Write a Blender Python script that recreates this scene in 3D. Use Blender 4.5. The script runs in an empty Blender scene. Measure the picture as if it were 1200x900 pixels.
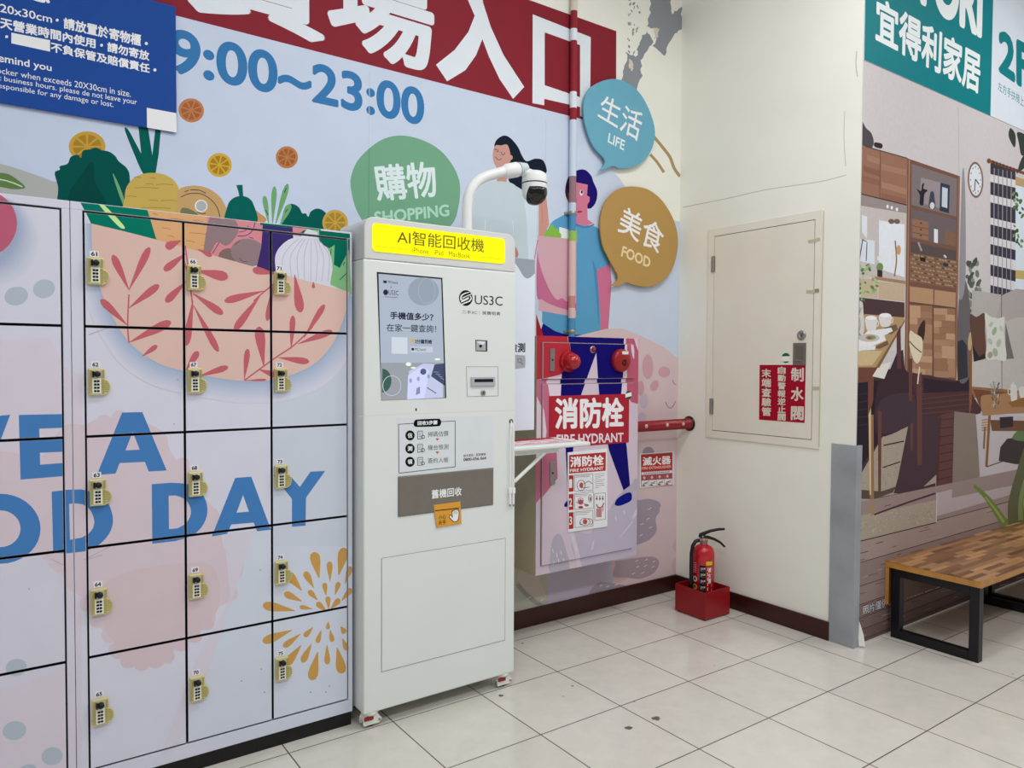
import bpy, bmesh, math, random
from mathutils import Vector, Matrix
from mathutils.geometry import tessellate_polygon

# ---------------------------------------------------------------- camera, world, lamps, exposure
S = bpy.context.scene
COL = bpy.context.collection
F_PX = 869.08
CAM = Vector((-1.85157, -2.38877, 1.53652))
AX_R = Vector((0.81533715, -0.57896407, 0.00509237))
AX_U = Vector((0.01271616, 0.02669959, 0.99956262))
AX_F = Vector((0.57884681, 0.81491579, -0.02913137))
cd = bpy.data.cameras.new('camera')
cd.sensor_width = 36.0
cd.lens = F_PX * 36.0 / 1200.0
cd.clip_start = 0.05
cam = bpy.data.objects.new('camera', cd)
COL.objects.link(cam)
m3 = Matrix((AX_R, AX_U, -AX_F)).transposed()
cam.matrix_world = Matrix.Translation(CAM) @ m3.to_4x4()
S.camera = cam

wd = bpy.data.worlds.new('world')
S.world = wd
wd.use_nodes = True
wd.node_tree.nodes['Background'].inputs[0].default_value = (0.93, 0.96, 1.0, 1)
wd.node_tree.nodes['Background'].inputs[1].default_value = 0.31
LAMPS = [(-3.0, -1.0, 7), (-0.9, -0.9, 17), (0.75, -0.9, 34), (3.6, -1.6, 28),
         (-3.2, -3.2, 50), (-0.6, -3.4, 36), (1.8, -3.4, 30), (4.2, -3.6, 28)]
for lx, ly, lw in LAMPS:
    ld = bpy.data.lights.new('ceiling_lamp', 'AREA')
    ld.shape = 'RECTANGLE'
    ld.size = 1.1
    ld.size_y = 0.5
    ld.energy = lw
    ld.color = (0.98, 0.99, 1.0)
    lo = bpy.data.objects.new('ceiling_lamp', ld)
    lo.location = (lx, ly, 4.22)
    COL.objects.link(lo)
S.view_settings.view_transform = 'Standard'
S.view_settings.look = 'None'
S.view_settings.gamma = 1.0
S.view_settings.use_curve_mapping = False
S.view_settings.exposure = 0.0
KEY = 0.80          # display value of a white surface in the middle of the room

# ---------------------------------------------------------------- materials
def lin(c):
    return c / 12.92 if c <= 0.04045 else ((c + 0.055) / 1.055) ** 2.4

def rgb(h, k=None):
    k = k or KEY
    h = h.lstrip('#')
    return tuple(min(0.92, lin(int(h[i:i + 2], 16) / 255.0) / k) for i in (0, 2, 4))

MATS = {}

def mat(name, h, rough=0.5, metal=0.0, noise=0.03, scale=30.0, emit=0.0, spec=0.4, bump=0.0, k=None):
    if name in MATS:
        return MATS[name]
    m = bpy.data.materials.new(name)
    m.use_nodes = True
    nt = m.node_tree
    b = nt.nodes['Principled BSDF']
    c = rgb(h, k)
    b.inputs['Roughness'].default_value = rough
    b.inputs['Metallic'].default_value = metal
    b.inputs['Specular IOR Level'].default_value = spec
    tc = nt.nodes.new('ShaderNodeTexCoord')
    nz = nt.nodes.new('ShaderNodeTexNoise')
    nz.inputs['Scale'].default_value = scale
    nz.inputs['Detail'].default_value = 3
    nt.links.new(tc.outputs['Object'], nz.inputs['Vector'])
    rp = nt.nodes.new('ShaderNodeValToRGB')
    rp.color_ramp.elements[0].position = 0.3
    rp.color_ramp.elements[1].position = 0.7
    rp.color_ramp.elements[0].color = tuple(x * (1 - noise) for x in c) + (1,)
    rp.color_ramp.elements[1].color = tuple(min(1, x * (1 + noise)) for x in c) + (1,)
    nt.links.new(nz.outputs['Fac'], rp.inputs['Fac'])
    nt.links.new(rp.outputs['Color'], b.inputs['Base Color'])
    if emit:
        b.inputs['Emission Color'].default_value = tuple(lin(int(h.lstrip('#')[i:i + 2], 16) / 255.0) for i in (0, 2, 4)) + (1,)
        b.inputs['Emission Strength'].default_value = emit
    if bump:
        bp = nt.nodes.new('ShaderNodeBump')
        bp.inputs['Strength'].default_value = bump
        bp.inputs['Distance'].default_value = 0.002
        nt.links.new(nz.outputs['Fac'], bp.inputs['Height'])
        nt.links.new(bp.outputs['Normal'], b.inputs['Normal'])
    MATS[name] = m
    return m

def ink(h):                       # printed colour on vinyl
    return mat('print_' + h, '#' + h, rough=0.5, noise=0.015, scale=9, spec=0.06)

def photo_ink(h):                 # printed photograph: grainier than flat colour
    return mat('photo_' + h, '#' + h, rough=0.5, noise=0.03, scale=40, spec=0.06)

def glow(h, s):                   # back-lit or displayed colour
    return mat('lit_%s_%g' % (h, s), '#' + h, rough=0.12, noise=0.0, emit=s, k=3.0)

# ---------------------------------------------------------------- mesh building
class MB:
    def __init__(self):
        self.v, self.f, self.mi, self.sm, self.mats = [], [], [], [], []

    def slot(self, m):
        if m not in self.mats:
            self.mats.append(m)
        return self.mats.index(m)

    def face(self, pts, m, smooth=False):
        n = len(self.v)
        self.v += [tuple(p) for p in pts]
        self.f.append(tuple(range(n, n + len(pts))))
        self.mi.append(self.slot(m))
        self.sm.append(smooth)

    def mesh(self, verts, faces, m, smooth=False):
        n = len(self.v)
        self.v += [tuple(p) for p in verts]
        s = self.slot(m)
        for f in faces:
            self.f.append(tuple(i + n for i in f))
            self.mi.append(s)
            self.sm.append(smooth)

    def bm(self, b, m, smooth=False):
        b.verts.index_update()
        self.mesh([v.co for v in b.verts], [[v.index for v in f.verts] for f in b.faces], m, smooth)
        b.free()

    def box(self, x0, x1, y0, y1, z0, z1, m, bev=0.0, seg=2):
        b = bmesh.new()
        bmesh.ops.create_cube(b, size=1)
        for v in b.verts:
            v.co = Vector(((x0 + x1) / 2 + v.co.x * (x1 - x0), (y0 + y1) / 2 + v.co.y * (y1 - y0), (z0 + z1) / 2 + v.co.z * (z1 - z0)))
        if bev:
            bmesh.ops.bevel(b, geom=b.edges[:], offset=bev, segments=seg, profile=0.5, affect='EDGES')
        self.bm(b, m)

    def prism(self, poly, axis, a0, a1, m, bev=0.0):
        """polygon in two coordinates pushed along axis (x, y or z) from a0 to a1"""
        def P(p, a):
            return {'x': (a, p[0], p[1]), 'y': (p[0], a, p[1]), 'z': (p[0], p[1], a)}[axis]
        b = bmesh.new()
        lo = [b.verts.new(P(p, a0)) for p in poly]
        hi = [b.verts.new(P(p, a1)) for p in poly]
        n = len(poly)
        b.faces.new(lo)
        b.faces.new(hi)
        for i in range(n):
            b.faces.new((lo[i], lo[(i + 1) % n], hi[(i + 1) % n], hi[i]))
        bmesh.ops.recalc_face_normals(b, faces=b.faces[:])
        if bev:
            bmesh.ops.bevel(b, geom=b.edges[:], offset=bev, segments=2, profile=0.5, affect='EDGES')
        self.bm(b, m)

    def tube(self, path, r, m, seg=14, cap=True, flat=None):
        path = [Vector(p) for p in path]
        n = len(path)
        rs = r if isinstance(r, (list, tuple)) else [r] * n
        rings, up = [], None
        for i, p in enumerate(path):
            t = (path[min(i + 1, n - 1)] - path[max(i - 1, 0)]).normalized()
            if up is None:
                a = Vector((0, 0, 1)) if abs(t.z) < 0.9 else Vector((0, 1, 0))
                up = (a - t * a.dot(t)).normalized()
            else:
                up = (up - t * up.dot(t)).normalized()
            s = t.cross(up)
            rings.append([p + (up * math.cos(2 * math.pi * k / seg) + s * math.sin(2 * math.pi * k / seg) * (flat or 1)) * rs[i] for k in range(seg)])
        vs = [v for g in rings for v in g]
        fs = [(i * seg + k, i * seg + (k + 1) % seg, (i + 1) * seg + (k + 1) % seg, (i + 1) * seg + k) for i in range(n - 1) for k in range(seg)]
        self.mesh(vs, fs, m, True)
        if cap:
            self.face(rings[0][::-1], m)
            self.face(rings[-1], m)

    def lathe(self, prof, c, m, axis=(0, 0, 1), seg=28, smooth=True):
        """prof: (radius, height along axis) pairs from centre c"""
        ax = Vector(axis).normalized()
        a = Vector((1, 0, 0)) if abs(ax.x) < 0.9 else Vector((0, 1, 0))
        u = (a - ax * a.dot(ax)).normalized()
        w = ax.cross(u)
        c = Vector(c)
        vs = []
        for r, h in prof:
            vs += [c + ax * h + (u * math.cos(2 * math.pi * k / seg) + w * math.sin(2 * math.pi * k / seg)) * max(r, 1e-5) for k in range(seg)]
        fs = [(i * seg + k, i * seg + (k + 1) % seg, (i + 1) * seg + (k + 1) % seg, (i + 1) * seg + k) for i in range(len(prof) - 1) for k in range(seg)]
        self.mesh(vs, fs, m, smooth)

    def build(self, name, parent=None):
        me = bpy.data.meshes.new(name)
        me.from_pydata(self.v, [], self.f)
        for m in self.mats:
            me.materials.append(m)
        me.polygons.foreach_set('material_index', self.mi)
        me.polygons.foreach_set('use_smooth', self.sm)
        me.update()
        o = bpy.data.objects.new(name, me)
        COL.objects.link(o)
        if parent:
            put(o, parent)
        return o

def put(o, parent):
    """parent o without moving it: parts keep world coordinates"""
    o.parent = parent
    off = Vector((0, 0, 0))
    q = parent
    while q:
        off += q.location
        q = q.parent
    o.location = o.location - off

def tag(o, label=None, cat=None, group=None, kind=None):
    for k, v in (('label', label), ('category', cat), ('group', group), ('kind', kind)):
        if v:
            o[k] = v
    return o

def thing(name, label, cat, loc=(0, 0, 0), group=None):
    o = bpy.data.objects.new(name, None)
    o.empty_display_size = 0.1
    COL.objects.link(o)
    o.location = loc
    return tag(o, label, cat, group)

def part(mb, name, parent, label=None):
    o = mb.build(name, parent)
    if label:
        o['label'] = label
    return o

# ---------------------------------------------------------------- flat printed art on a plane of the room
class Plane:
    """axis 'y': wall facing -y (u = x). axis 'x': wall facing -x (u = -y). v = z."""
    def __init__(self, axis, val):
        self.axis, self.val = axis, val

    def uv(self, px, py):
        d = AX_F + AX_R * ((px - 600) / F_PX) - AX_U * ((py - 450) / F_PX)
        if self.axis == 'y':
            t = (self.val - CAM.y) / d.y
            p = CAM + d * t
            return (p.x, p.z)
        t = (self.val - CAM.x) / d.x
        p = CAM + d * t
        return (-p.y, p.z)

    def p3(self, u, v, off):
        return (u, self.val - off, v) if self.axis == 'y' else (self.val - off, -u, v)

GLYPHS = {}

def glyphs(s, bold, res=3):
    """triangles of a lettering, scaled to a unit box; bold (in em) lays shifted copies over each other"""
    key = (s, bold, res)
    if key not in GLYPHS:
        cu = bpy.data.curves.new('lettering', 'FONT')
        cu.body = s
        cu.resolution_u = res
        o = bpy.data.objects.new('lettering', cu)
        COL.objects.link(o)
        dg = bpy.context.evaluated_depsgraph_get()
        me = bpy.data.meshes.new_from_object(o.evaluated_get(dg))
        me.calc_loop_triangles()
        base = [[(me.vertices[i].co.x, me.vertices[i].co.y) for i in t.vertices] for t in me.loop_triangles]
        bpy.data.objects.remove(o)
        bpy.data.curves.remove(cu)
        bpy.data.meshes.remove(me)
        tr = [(t, 0) for t in base]
        if bold:
            nd = 16 if res > 3 else 8
            for i in range(nd):
                dx, dy = bold * math.cos(2 * math.pi * i / nd), bold * math.sin(2 * math.pi * i / nd)
                tr += [([(x + dx, y + dy) for x, y in t], i + 1) for t in base]
        x0, x1 = min(p[0] for t, _ in tr for p in t), max(p[0] for t, _ in tr for p in t)
        y0, y1 = min(p[1] for t, _ in tr for p in t), max(p[1] for t, _ in tr for p in t)
        GLYPHS[key] = [([((x - x0) / (x1 - x0), (y - y0) / (y1 - y0)) for x, y in t], k) for t, k in tr]
    return GLYPHS[key]

def spline(pts, n=6, closed=True):
    out, k = [], len(pts)
    for i in range(k if closed else k - 1):
        g = (lambda j: pts[j % k]) if closed else (lambda j: pts[max(0, min(k - 1, j))])
        p0, p1, p2, p3 = g(i - 1), g(i), g(i + 1), g(i + 2)
        for s in range(n):
            t = s / n
            out.append(tuple(0.5 * (2 * p1[a] + (p2[a] - p0[a]) * t + (2 * p0[a] - 5 * p1[a] + 4 * p2[a] - p3[a]) * t * t
                                    + (3 * p1[a] - p0[a] - 3 * p2[a] + p3[a]) * t ** 3) for a in (0, 1)))
    if not closed:
        out.append(tuple(pts[-1]))
    return out

def clip(poly, r):
    for ax, lim, sg in ((0, r[0], 1), (0, r[1], -1), (1, r[2], 1), (1, r[3], -1)):
        out = []
        for i, p in enumerate(poly):
            q = poly[(i + 1) % len(poly)]
            a, b = (p[ax] - lim) * sg, (q[ax] - lim) * sg
            if a >= 0:
                out.append(p)
            if (a >= 0) != (b >= 0):
                t = a / (a - b)
                out.append((p[0] + (q[0] - p[0]) * t, p[1] + (q[1] - p[1]) * t))
        poly = out
        if len(poly) < 3:
            return []
    return poly

class Art:
    """shapes given in photograph pixels, carried onto a plane; emit() writes them, clipped, into a mesh"""
    def __init__(self, plane, ink_=None):
        self.pl, self.lay, self.ink = plane, [], ink_ or ink

    def add(self, m, tris, ks=None):
        if isinstance(m, str):
            m = self.ink(m)
        ks = ks or [0] * len(tris)
        xs = [p[0] for t in tris for p in t]
        ys = [p[1] for t in tris for p in t]
        if not xs:
            return
        bb = (min(xs), max(xs), min(ys), max(ys))
        lv = 1
        for b, l, _, _, _ in self.lay:
            if b[0] < bb[1] and b[1] > bb[0] and b[2] < bb[3] and b[3] > bb[2]:
                lv = max(lv, l + 1)
        self.lay.append((bb, lv, m, tris, ks))

    def uvpoly(self, m, pts, holes=()):
        loops = [pts] + list(holes)
        flat = [p for l in loops for p in l]
        t = tessellate_polygon([[Vector((p[0], p[1], 0)) for p in l] for l in loops])
        self.add(m, [[flat[i] for i in f] for f in t])

    def poly(self, m, pts, holes=()):
        self.uvpoly(m, [self.pl.uv(*p) for p in pts], [[self.pl.uv(*p) for p in h] for h in holes])

    def blob(self, m, pts, holes=(), n=6):
        self.poly(m, spline(pts, n), [spline(h, n) for h in holes])

    def ell(self, m, cx, cy, rx, ry, rot=0, n=28, a0=0, a1=360):
        c, s = math.cos(math.radians(rot)), math.sin(math.radians(rot))
        pts = []
        k = n if a1 - a0 >= 360 else n + 1
        for i in range(k):
            a = math.radians(a0 + (a1 - a0) * i / n)
            x, y = rx * math.cos(a), ry * math.sin(a)
            pts.append((cx + x * c - y * s, cy + x * s + y * c))
        self.poly(m, pts)

    def ring(self, m, cx, cy, rx, ry, w, rot=0):
        c, s = math.cos(math.radians(rot)), math.sin(math.radians(rot))
        f = lambda k: [(cx + (rx + k) * math.cos(a) * c - (ry + k) * math.sin(a) * s, cy + (rx + k) * math.cos(a) * s + (ry + k) * math.sin(a) * c) for a in [2 * math.pi * i / 32 for i in range(32)]]
        self.poly(m, f(0), [f(-w)])

    def stroke(self, m, pts, w, w1=None, smooth=True, n=5):
        if smooth and len(pts) > 2:
            pts = spline(pts, n, False)
        L, R, k = [], [], len(pts)
        for i, p in enumerate(pts):
            a, b = pts[max(0, i - 1)], pts[min(k - 1, i + 1)]
            dx, dy = b[0] - a[0], b[1] - a[1]
            d = math.hypot(dx, dy) or 1
            ww = (w if w1 is None else w + (w1 - w) * i / (k - 1)) / 2
            L.append((p[0] - dy / d * ww, p[1] + dx / d * ww))
            R.append((p[0] + dy / d * ww, p[1] - dx / d * ww))
        tr = []
        for i in range(k - 1):
            q = [self.pl.uv(*x) for x in (L[i], L[i + 1], R[i + 1], R[i])]
            tr += [[q[0], q[1], q[2]], [q[0], q[2], q[3]]]
        self.add(m, tr)

    def frame(self, m, q, w):
        k = len(q)
        for i in range(k):
            self.stroke(m, [q[i], q[(i + 1) % k]], w, smooth=False)

    def leaf(self, m, bx, by, tx, ty, w):
        """pointed at the base, round at the tip"""
        dx, dy = tx - bx, ty - by
        d = math.hypot(dx, dy) or 1
        nx, ny = -dy / d * w / 2, dx / d * w / 2
        q = lambda t, s: (bx + dx * t + nx * s, by + dy * t + ny * s)
        self.poly(m, [q(0, .08), q(.3, .5), q(.6, .9), q(.8, 1), q(.93, .75), q(1, .25), q(1, -.25), q(.93, -.75), q(.8, -1), q(.6, -.9), q(.3, -.5), q(0, -.08)])

    def text(self, m, s, q, bold=0.0, res=3):
        """q: pixel corners top-left, top-right, bottom-right, bottom-left of the lettering"""
        a, b, c, d = [self.pl.uv(*p) for p in q]
        def at(x, y):
            t = [d[i] + (c[i] - d[i]) * x for i in (0, 1)]
            e = [a[i] + (b[i] - a[i]) * x for i in (0, 1)]
            return (t[0] + (e[0] - t[0]) * y, t[1] + (e[1] - t[1]) * y)
        g = glyphs(s, bold, res)
        self.add(m, [[at(*p) for p in t] for t, _ in g], [k for _, k in g])

    def uvtext(self, m, s, u0, u1, v0, v1, bold=0.0, res=3):
        g = glyphs(s, bold, res)
        self.add(m, [[(u0 + (u1 - u0) * p[0], v0 + (v1 - v0) * p[1]) for p in t] for t, _ in g], [k for _, k in g])

    def emit(self, mb, rect=None, off=0.0, step=0.0001):
        for bb, lv, m, tris, ks in self.lay:
            if rect and (bb[0] > rect[1] or bb[1] < rect[0] or bb[2] > rect[3] or bb[3] < rect[2]):
                continue
            for t, k in zip(tris, ks):
                p = clip(t, rect) if rect else t
                if len(p) < 3:
                    continue
                ar = sum(p[i][0] * p[(i + 1) % len(p)][1] - p[(i + 1) % len(p)][0] * p[i][1] for i in range(len(p)))
                if abs(ar) < 1e-9:
                    continue
                if ar < 0:
                    p = p[::-1]
                mb.face([self.pl.p3(x, y, off + (lv + k * 0.05) * step) for x, y in p], m)

def q4(x0, y0, x1, y1, x2, y2, x3, y3):
    return [(x0, y0), (x1, y1), (x2, y2), (x3, y3)]

# ---------------------------------------------------------------- the room
PA, PB, PC = Plane('y', 1.04), Plane('x', 1.955), Plane('y', -0.22)
WALL = mat('cream_wall_paint', '#e1ded4', rough=0.55, noise=0.03, scale=2.2, bump=0.05)
CEIL = mat('white_ceiling', '#e6e6e2', rough=0.8)
BASE = mat('dark_brown_skirting', '#33120f', rough=0.3, noise=0.12, scale=12)
GUARD = mat('grey_metal_guard', '#8f9296', rough=0.45, metal=0.0, noise=0.12, scale=5)

def floor_material():
    m = bpy.data.materials.new('glossy_stone_tiles')
    m.use_nodes = True
    nt = m.node_tree
    b = nt.nodes['Principled BSDF']
    N = lambda t, **k: nt.nodes.new(t)
    tc = N('ShaderNodeTexCoord')
    sp = N('ShaderNodeSeparateXYZ')
    nt.links.new(tc.outputs['Object'], sp.inputs[0])
    def math_(op, a, bb):
        n = nt.nodes.new('ShaderNodeMath')
        n.operation = op
        for i, x in enumerate((a, bb)):
            if isinstance(x, (int, float)):
                n.inputs[i].default_value = x
            else:
                nt.links.new(x, n.inputs[i])
        return n.outputs[0]
    edges, cells = [], []
    for ax in ('X', 'Y'):
        d = math_('DIVIDE', sp.outputs[ax], 0.45)
        cells.append(math_('FLOOR', d, 0))
        fr = math_('FRACT', d, 0)
        e = math_('ABSOLUTE', math_('SUBTRACT', fr, 0.5), 0)
        edges.append(math_('GREATER_THAN', e, 0.5 - 0.0058))
    g = math_('MAXIMUM', edges[0], edges[1])
    cb = N('ShaderNodeCombineXYZ')
    nt.links.new(cells[0], cb.inputs[0])
    nt.links.new(cells[1], cb.inputs[1])
    wn = N('ShaderNodeTexWhiteNoise')
    nt.links.new(cb.outputs[0], wn.inputs['Vector'])
    nz = N('ShaderNodeTexNoise')
    nz.inputs['Scale'].default_value = 9
    nz.inputs['Detail'].default_value = 8
    nz.inputs['Roughness'].default_value = 0.7
    nt.links.new(tc.outputs['Object'], nz.inputs['Vector'])
    rp = N('ShaderNodeValToRGB')
    c = rgb('#c0bcb3')
    rp.color_ramp.elements[0].position = 0.25
    rp.color_ramp.elements[1].position = 0.75
    rp.color_ramp.elements[0].color = tuple(x * 0.93 for x in c) + (1,)
    rp.color_ramp.elements[1].color = tuple(x * 1.06 for x in c) + (1,)
    nt.links.new(nz.outputs['Fac'], rp.inputs['Fac'])
    hv = N('ShaderNodeHueSaturation')
    nt.links.new(math_('ADD', math_('MULTIPLY', wn.outputs['Value'], 0.07), 0.965), hv.inputs['Value'])
    nt.links.new(rp.outputs['Color'], hv.inputs['Color'])
    mx = N('ShaderNodeMix')
    mx.data_type = 'RGBA'
    nt.links.new(g, mx.inputs['Factor'])
    nt.links.new(hv.outputs['Color'], mx.inputs['A'])
    mx.inputs['B'].default_value = rgb('#4a443c') + (1,)
    nt.links.new(mx.outputs['Result'], b.inputs['Base Color'])
    nt.links.new(math_('ADD', math_('MULTIPLY', g, 0.4), 0.13), b.inputs['Roughness'])
    b.inputs['Specular IOR Level'].default_value = 0.5
    bp = N('ShaderNodeBump')
    bp.inputs['Strength'].default_value = 0.35
    bp.inputs['Distance'].default_value = 0.002
    nt.links.new(math_('SUBTRACT', 1.0, g), bp.inputs['Height'])
    nt.links.new(bp.outputs['Normal'], b.inputs['Normal'])
    return m

FLOOR = floor_material()
mb = MB()
mb.box(-4.5, 6.5, -5.5, 1.3, -0.12, 0.0, FLOOR)
GUM = mat('trodden_gum', '#5b564f', rough=0.7, noise=0.2)
SCUFF = mat('worn_scuff', '#a39d92', rough=0.35, noise=0.06)
rnd = random.Random(4)
def spot(px, py, r, m, z):
    d = AX_F + AX_R * ((px - 600) / F_PX) - AX_U * ((py - 450) / F_PX)
    p = CAM + d * (-CAM.z / d.z)
    pts = []
    for i in range(16):
        a = 2 * math.pi * i / 16
        k = r * rnd.uniform(.7, 1.2)
        pts.append((p.x + k * math.cos(a), p.y + k * math.sin(a), z))
    mb.face(pts, m)
for px, py, r in ((737, 853, .017), (769, 842, .019), (671, 804, .006), (743, 822, .006), (612, 754, .008), (660, 816, .004), (837, 780, .004), (1187, 790, .005), (587, 815, .012)):
    spot(px, py, r, GUM, 0.0004)
tag(mb.build('floor'), 'glossy beige grey square floor tiles with thin dark joints', 'floor', kind='structure')

mb = MB()
mb.box(-4.5, 2.2, 1.04, 1.2, 0, 4.3, WALL)
a = Art(PA)
rs = random.Random(7)
def ragged(pts, j, k=5):
    out = []
    for i, p in enumerate(pts):
        q = pts[(i + 1) % len(pts)]
        for s in range(k):
            t = s / k
            out.append((p[0] + (q[0] - p[0]) * t + rs.uniform(-j, j), p[1] + (q[1] - p[1]) * t + rs.uniform(-j, j)))
    return out
GLUE = '86898f'
a.poly(GLUE, ragged([(764, -6), (787, -6), (786, 18), (799, 8), (800, 32), (789, 41), (778, 66), (766, 53), (772, 36), (758, 30), (762, 12)], 1.6))
a.poly(GLUE, ragged([(757, 36), (766, 50), (757, 64), (751, 72), (752, 90), (745, 105), (727, 93), (733, 78), (734, 62), (746, 66), (748, 52)], 1.6))
for i in range(26):
    x, y = rs.uniform(735, 750), rs.uniform(0, 66)
    a.ell(GLUE, x, y, rs.uniform(.5, 1.3), rs.uniform(.8, 2.6), rs.uniform(-40, 40), 8)
a.poly('c9c2b2', ragged([(766, 31), (773, 34), (771, 44), (767, 46)], 1))
a.poly('c9c2b2', ragged([(738, 68), (743, 75), (741, 84), (737, 78)], .8))
TAR = 'a08a60'
a.stroke(TAR, [(766, 160), (776, 172), (785, 184), (790, 197), (797, 207)], 3.6)
a.stroke(TAR, [(762, 181), (770, 190), (778, 202)], 3.2)
a.emit(mb)
tag(mb.build('wall_back'), 'cream back wall with grey glue residue above the mural', 'wall', kind='structure')

mb = MB()
mb.box(1.955, 2.2, -0.22, 1.04, 0, 4.3, WALL)
a = Art(PB)
CR = 'aeaaa0'
a.stroke(CR, [(800, 243), (850, 233), (900, 222), (960, 213), (992, 205)], .8)
a.stroke(CR, [(990, 130), (989, 160), (991, 195)], .7)
a.stroke(CR, [(1004, 60), (1003, 76), (1005, 90)], 1.1)
a.emit(mb)
tag(mb.build('wall_side'), 'cream side wall holding the metal valve hatch', 'wall', kind='structure')
mb = MB()
mb.box(2.2, 6.5, -0.22, 0.2, 0, 4.3, WALL)
tag(mb.build('wall_right'), 'right wall behind the furniture poster and bench', 'wall', kind='structure')
mb = MB()
mb.box(-4.5, 6.5, -5.5, 1.3, 4.3, 4.4, CEIL)
tag(mb.build('ceiling'), kind='structure')
mb = MB()
mb.box(-4.5, 1.955, 1.026, 1.04, 0, 0.105, BASE, 0.003)
mb.build('baseboard_back')['kind'] = 'structure'
mb = MB()
mb.box(1.941, 1.955, -0.09, 1.026, 0, 0.105, BASE, 0.003)
mb.build('baseboard_side')['kind'] = 'structure'
mb = MB()
mb.box(1.947, 1.955, -0.232, -0.085, 0, 1.10, GUARD, 0.002)
mb.box(1.9495, 2.0, -0.2328, -0.2205, 0, 1.0995, GUARD, 0.001)
tag(mb.build('trim_1'), 'grey metal guard on the wall corner beside the red extinguisher', 'corner guard', kind='structure')

# ---------------------------------------------------------------- the printed mural on the back wall
def citrus(a, cx, cy, rx, ry, rim, flesh, rot=0, a0=0, a1=360):
    a.ell(rim, cx, cy, rx, ry, rot)
    for i in range(8):
        p = [(math.cos(math.radians(rot + i * 45 + d)), math.sin(math.radians(rot + i * 45 + d))) for d in (5, 15, 30, 40)]
        k0, k1 = .12, .78
        t = rot + i * 45 + 22.5
        pts = [(cx + rx * .13 * math.cos(math.radians(t)), cy + ry * .13 * math.sin(math.radians(t)))]
        pts += [(cx + rx * k1 * x, cy + ry * k1 * y) for x, y in p]
        a.poly(flesh, pts)

mb = MB()
SKYB = ink('bdc7d8')
U0 = -3.2
o1 = [PA.uv(*p) for p in [(722, 150)] + spline([(719, 185), (718, 198), (727, 211), (738, 225), (760, 246), (792, 259)], 5, False)]
outline = [(U0, 0.105), (1.953, 0.105), (1.953, PA.uv(794, 259)[1])] + o1[::-1] + [PA.uv(722, 37), (U0, 3.59)]
mb.prism([(u, v) for u, v in outline], 'y', 1.0378, 1.04, SKYB)
a = Art(PA)
a.uvpoly('7f2631', [(U0, 2.998), (1.365, 2.998), (1.361, 3.59), (U0, 3.59)])
WH = 'd3d9e4'
# banner lettering
w = 0.60
a.uvtext(WH, '賣', -1.13, -0.515, 3.035, 3.585, 0.026, 8)
a.uvtext(WH, '場', -0.505, 0.075, 3.03, 3.575, 0.026, 8)
a.poly(WH, [(540, -30), (560, -30), (566, 4), (575, 32), (590, 65), (614, 102), (601, 116), (585, 92.5), (572.5, 66), (565, 46), (557.5, 65), (545, 82.5), (523.7, 95.5), (510.7, 76), (532.5, 58.7), (548.7, 37.5), (556, 18.7), (548, 0)])
a.poly(WH, [(624, 17), (692, 43.7), (691, 141), (679.5, 136), (679.5, 125.5), (637.5, 116), (637.5, 123.5), (623.7, 121)], [[(638, 38), (679.5, 53), (679.5, 114), (638, 100)]])
a.uvtext('3672a6', '9:00~23:00', -1.205, 0.017, 2.755, 2.945, 0.026, 8)
# seams of the sheets
for x0, y0, x1, y1 in ((433, 84, 431, 262), (639.5, 140, 639, 262)):
    a.stroke('b3bdcc', [(x0, y0), (x1, y1)], .7)
# fruit slices
citrus(a, 224, 129.5, 15, 14, 'b5774e', '9d5d35', 20)
citrus(a, 257, 193.5, 14.5, 14, 'c6a03c', 'a07a1d', 10)
citrus(a, 336, 184.5, 13, 13, 'b0774b', '995a2e', 15)
citrus(a, 102, 172, 21.5, 18, 'bb953f', 'a07c28', 0)
# hill and leaf at the far left
a.blob('a7aaa4', [(-140, 178), (-60, 180), (0, 192), (30, 201), (60, 212), (80, 222), (80, 300), (-140, 300)])
a.poly('5d7a45', spline([(-50, 207), (-20, 203), (5, 203), (18, 209), (29.5, 219.5), (18, 222), (2, 219.5), (-30, 213)], 5))
a.stroke('c3d3b4', [(-30, 207), (0, 210.5), (14, 214), (26, 219)], 1.4)
# cabbage, radish top, turnip
DG, TG = '004d46', '00584e'
a.blob(DG, [(64, 203), (70, 199), (70, 195), (79, 192), (83, 184), (91, 181.5), (95, 185), (97, 177), (106, 175), (112, 173), (119, 176), (128, 178), (135, 183), (139, 189), (149, 198), (152, 210), (150, 240), (110, 262), (70, 250), (68, 220)])
a.blob('00413b', [(95, 205), (108, 190), (112, 215), (124, 240), (96, 240), (80, 230)])
a.poly('69a070', spline([(132, 203), (138, 214), (145, 232), (147, 246), (142, 235), (136, 218)], 4))
a.poly('00554b', spline([(146, 152), (150, 152), (160, 170), (173, 195), (177, 204), (168, 204), (156, 178)], 5))
a.poly(TG, [(162, 148), (173, 148), (179, 186), (181, 205), (168, 205)])
a.poly(TG, [(182, 150), (188.5, 150), (186, 180), (182, 205), (174, 205), (178, 186)])
a.blob('bda253', [(146, 232), (149, 218), (158, 208), (172, 203), (190, 204), (203, 211), (210, 222), (213, 236), (214, 270), (146, 270)])
for x0, x1, y in ((157, 165, 208), (176, 182, 209), (171, 180, 216), (183, 203, 216.5), (158, 186, 220.5), (147, 160, 230.5), (175, 185, 235), (188, 211, 235.5), (165, 200, 244)):
    a.stroke('8a7434', [(x0, y), ((x0 + x1) / 2, y - .6), (x1, y + .5)], .6)
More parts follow.
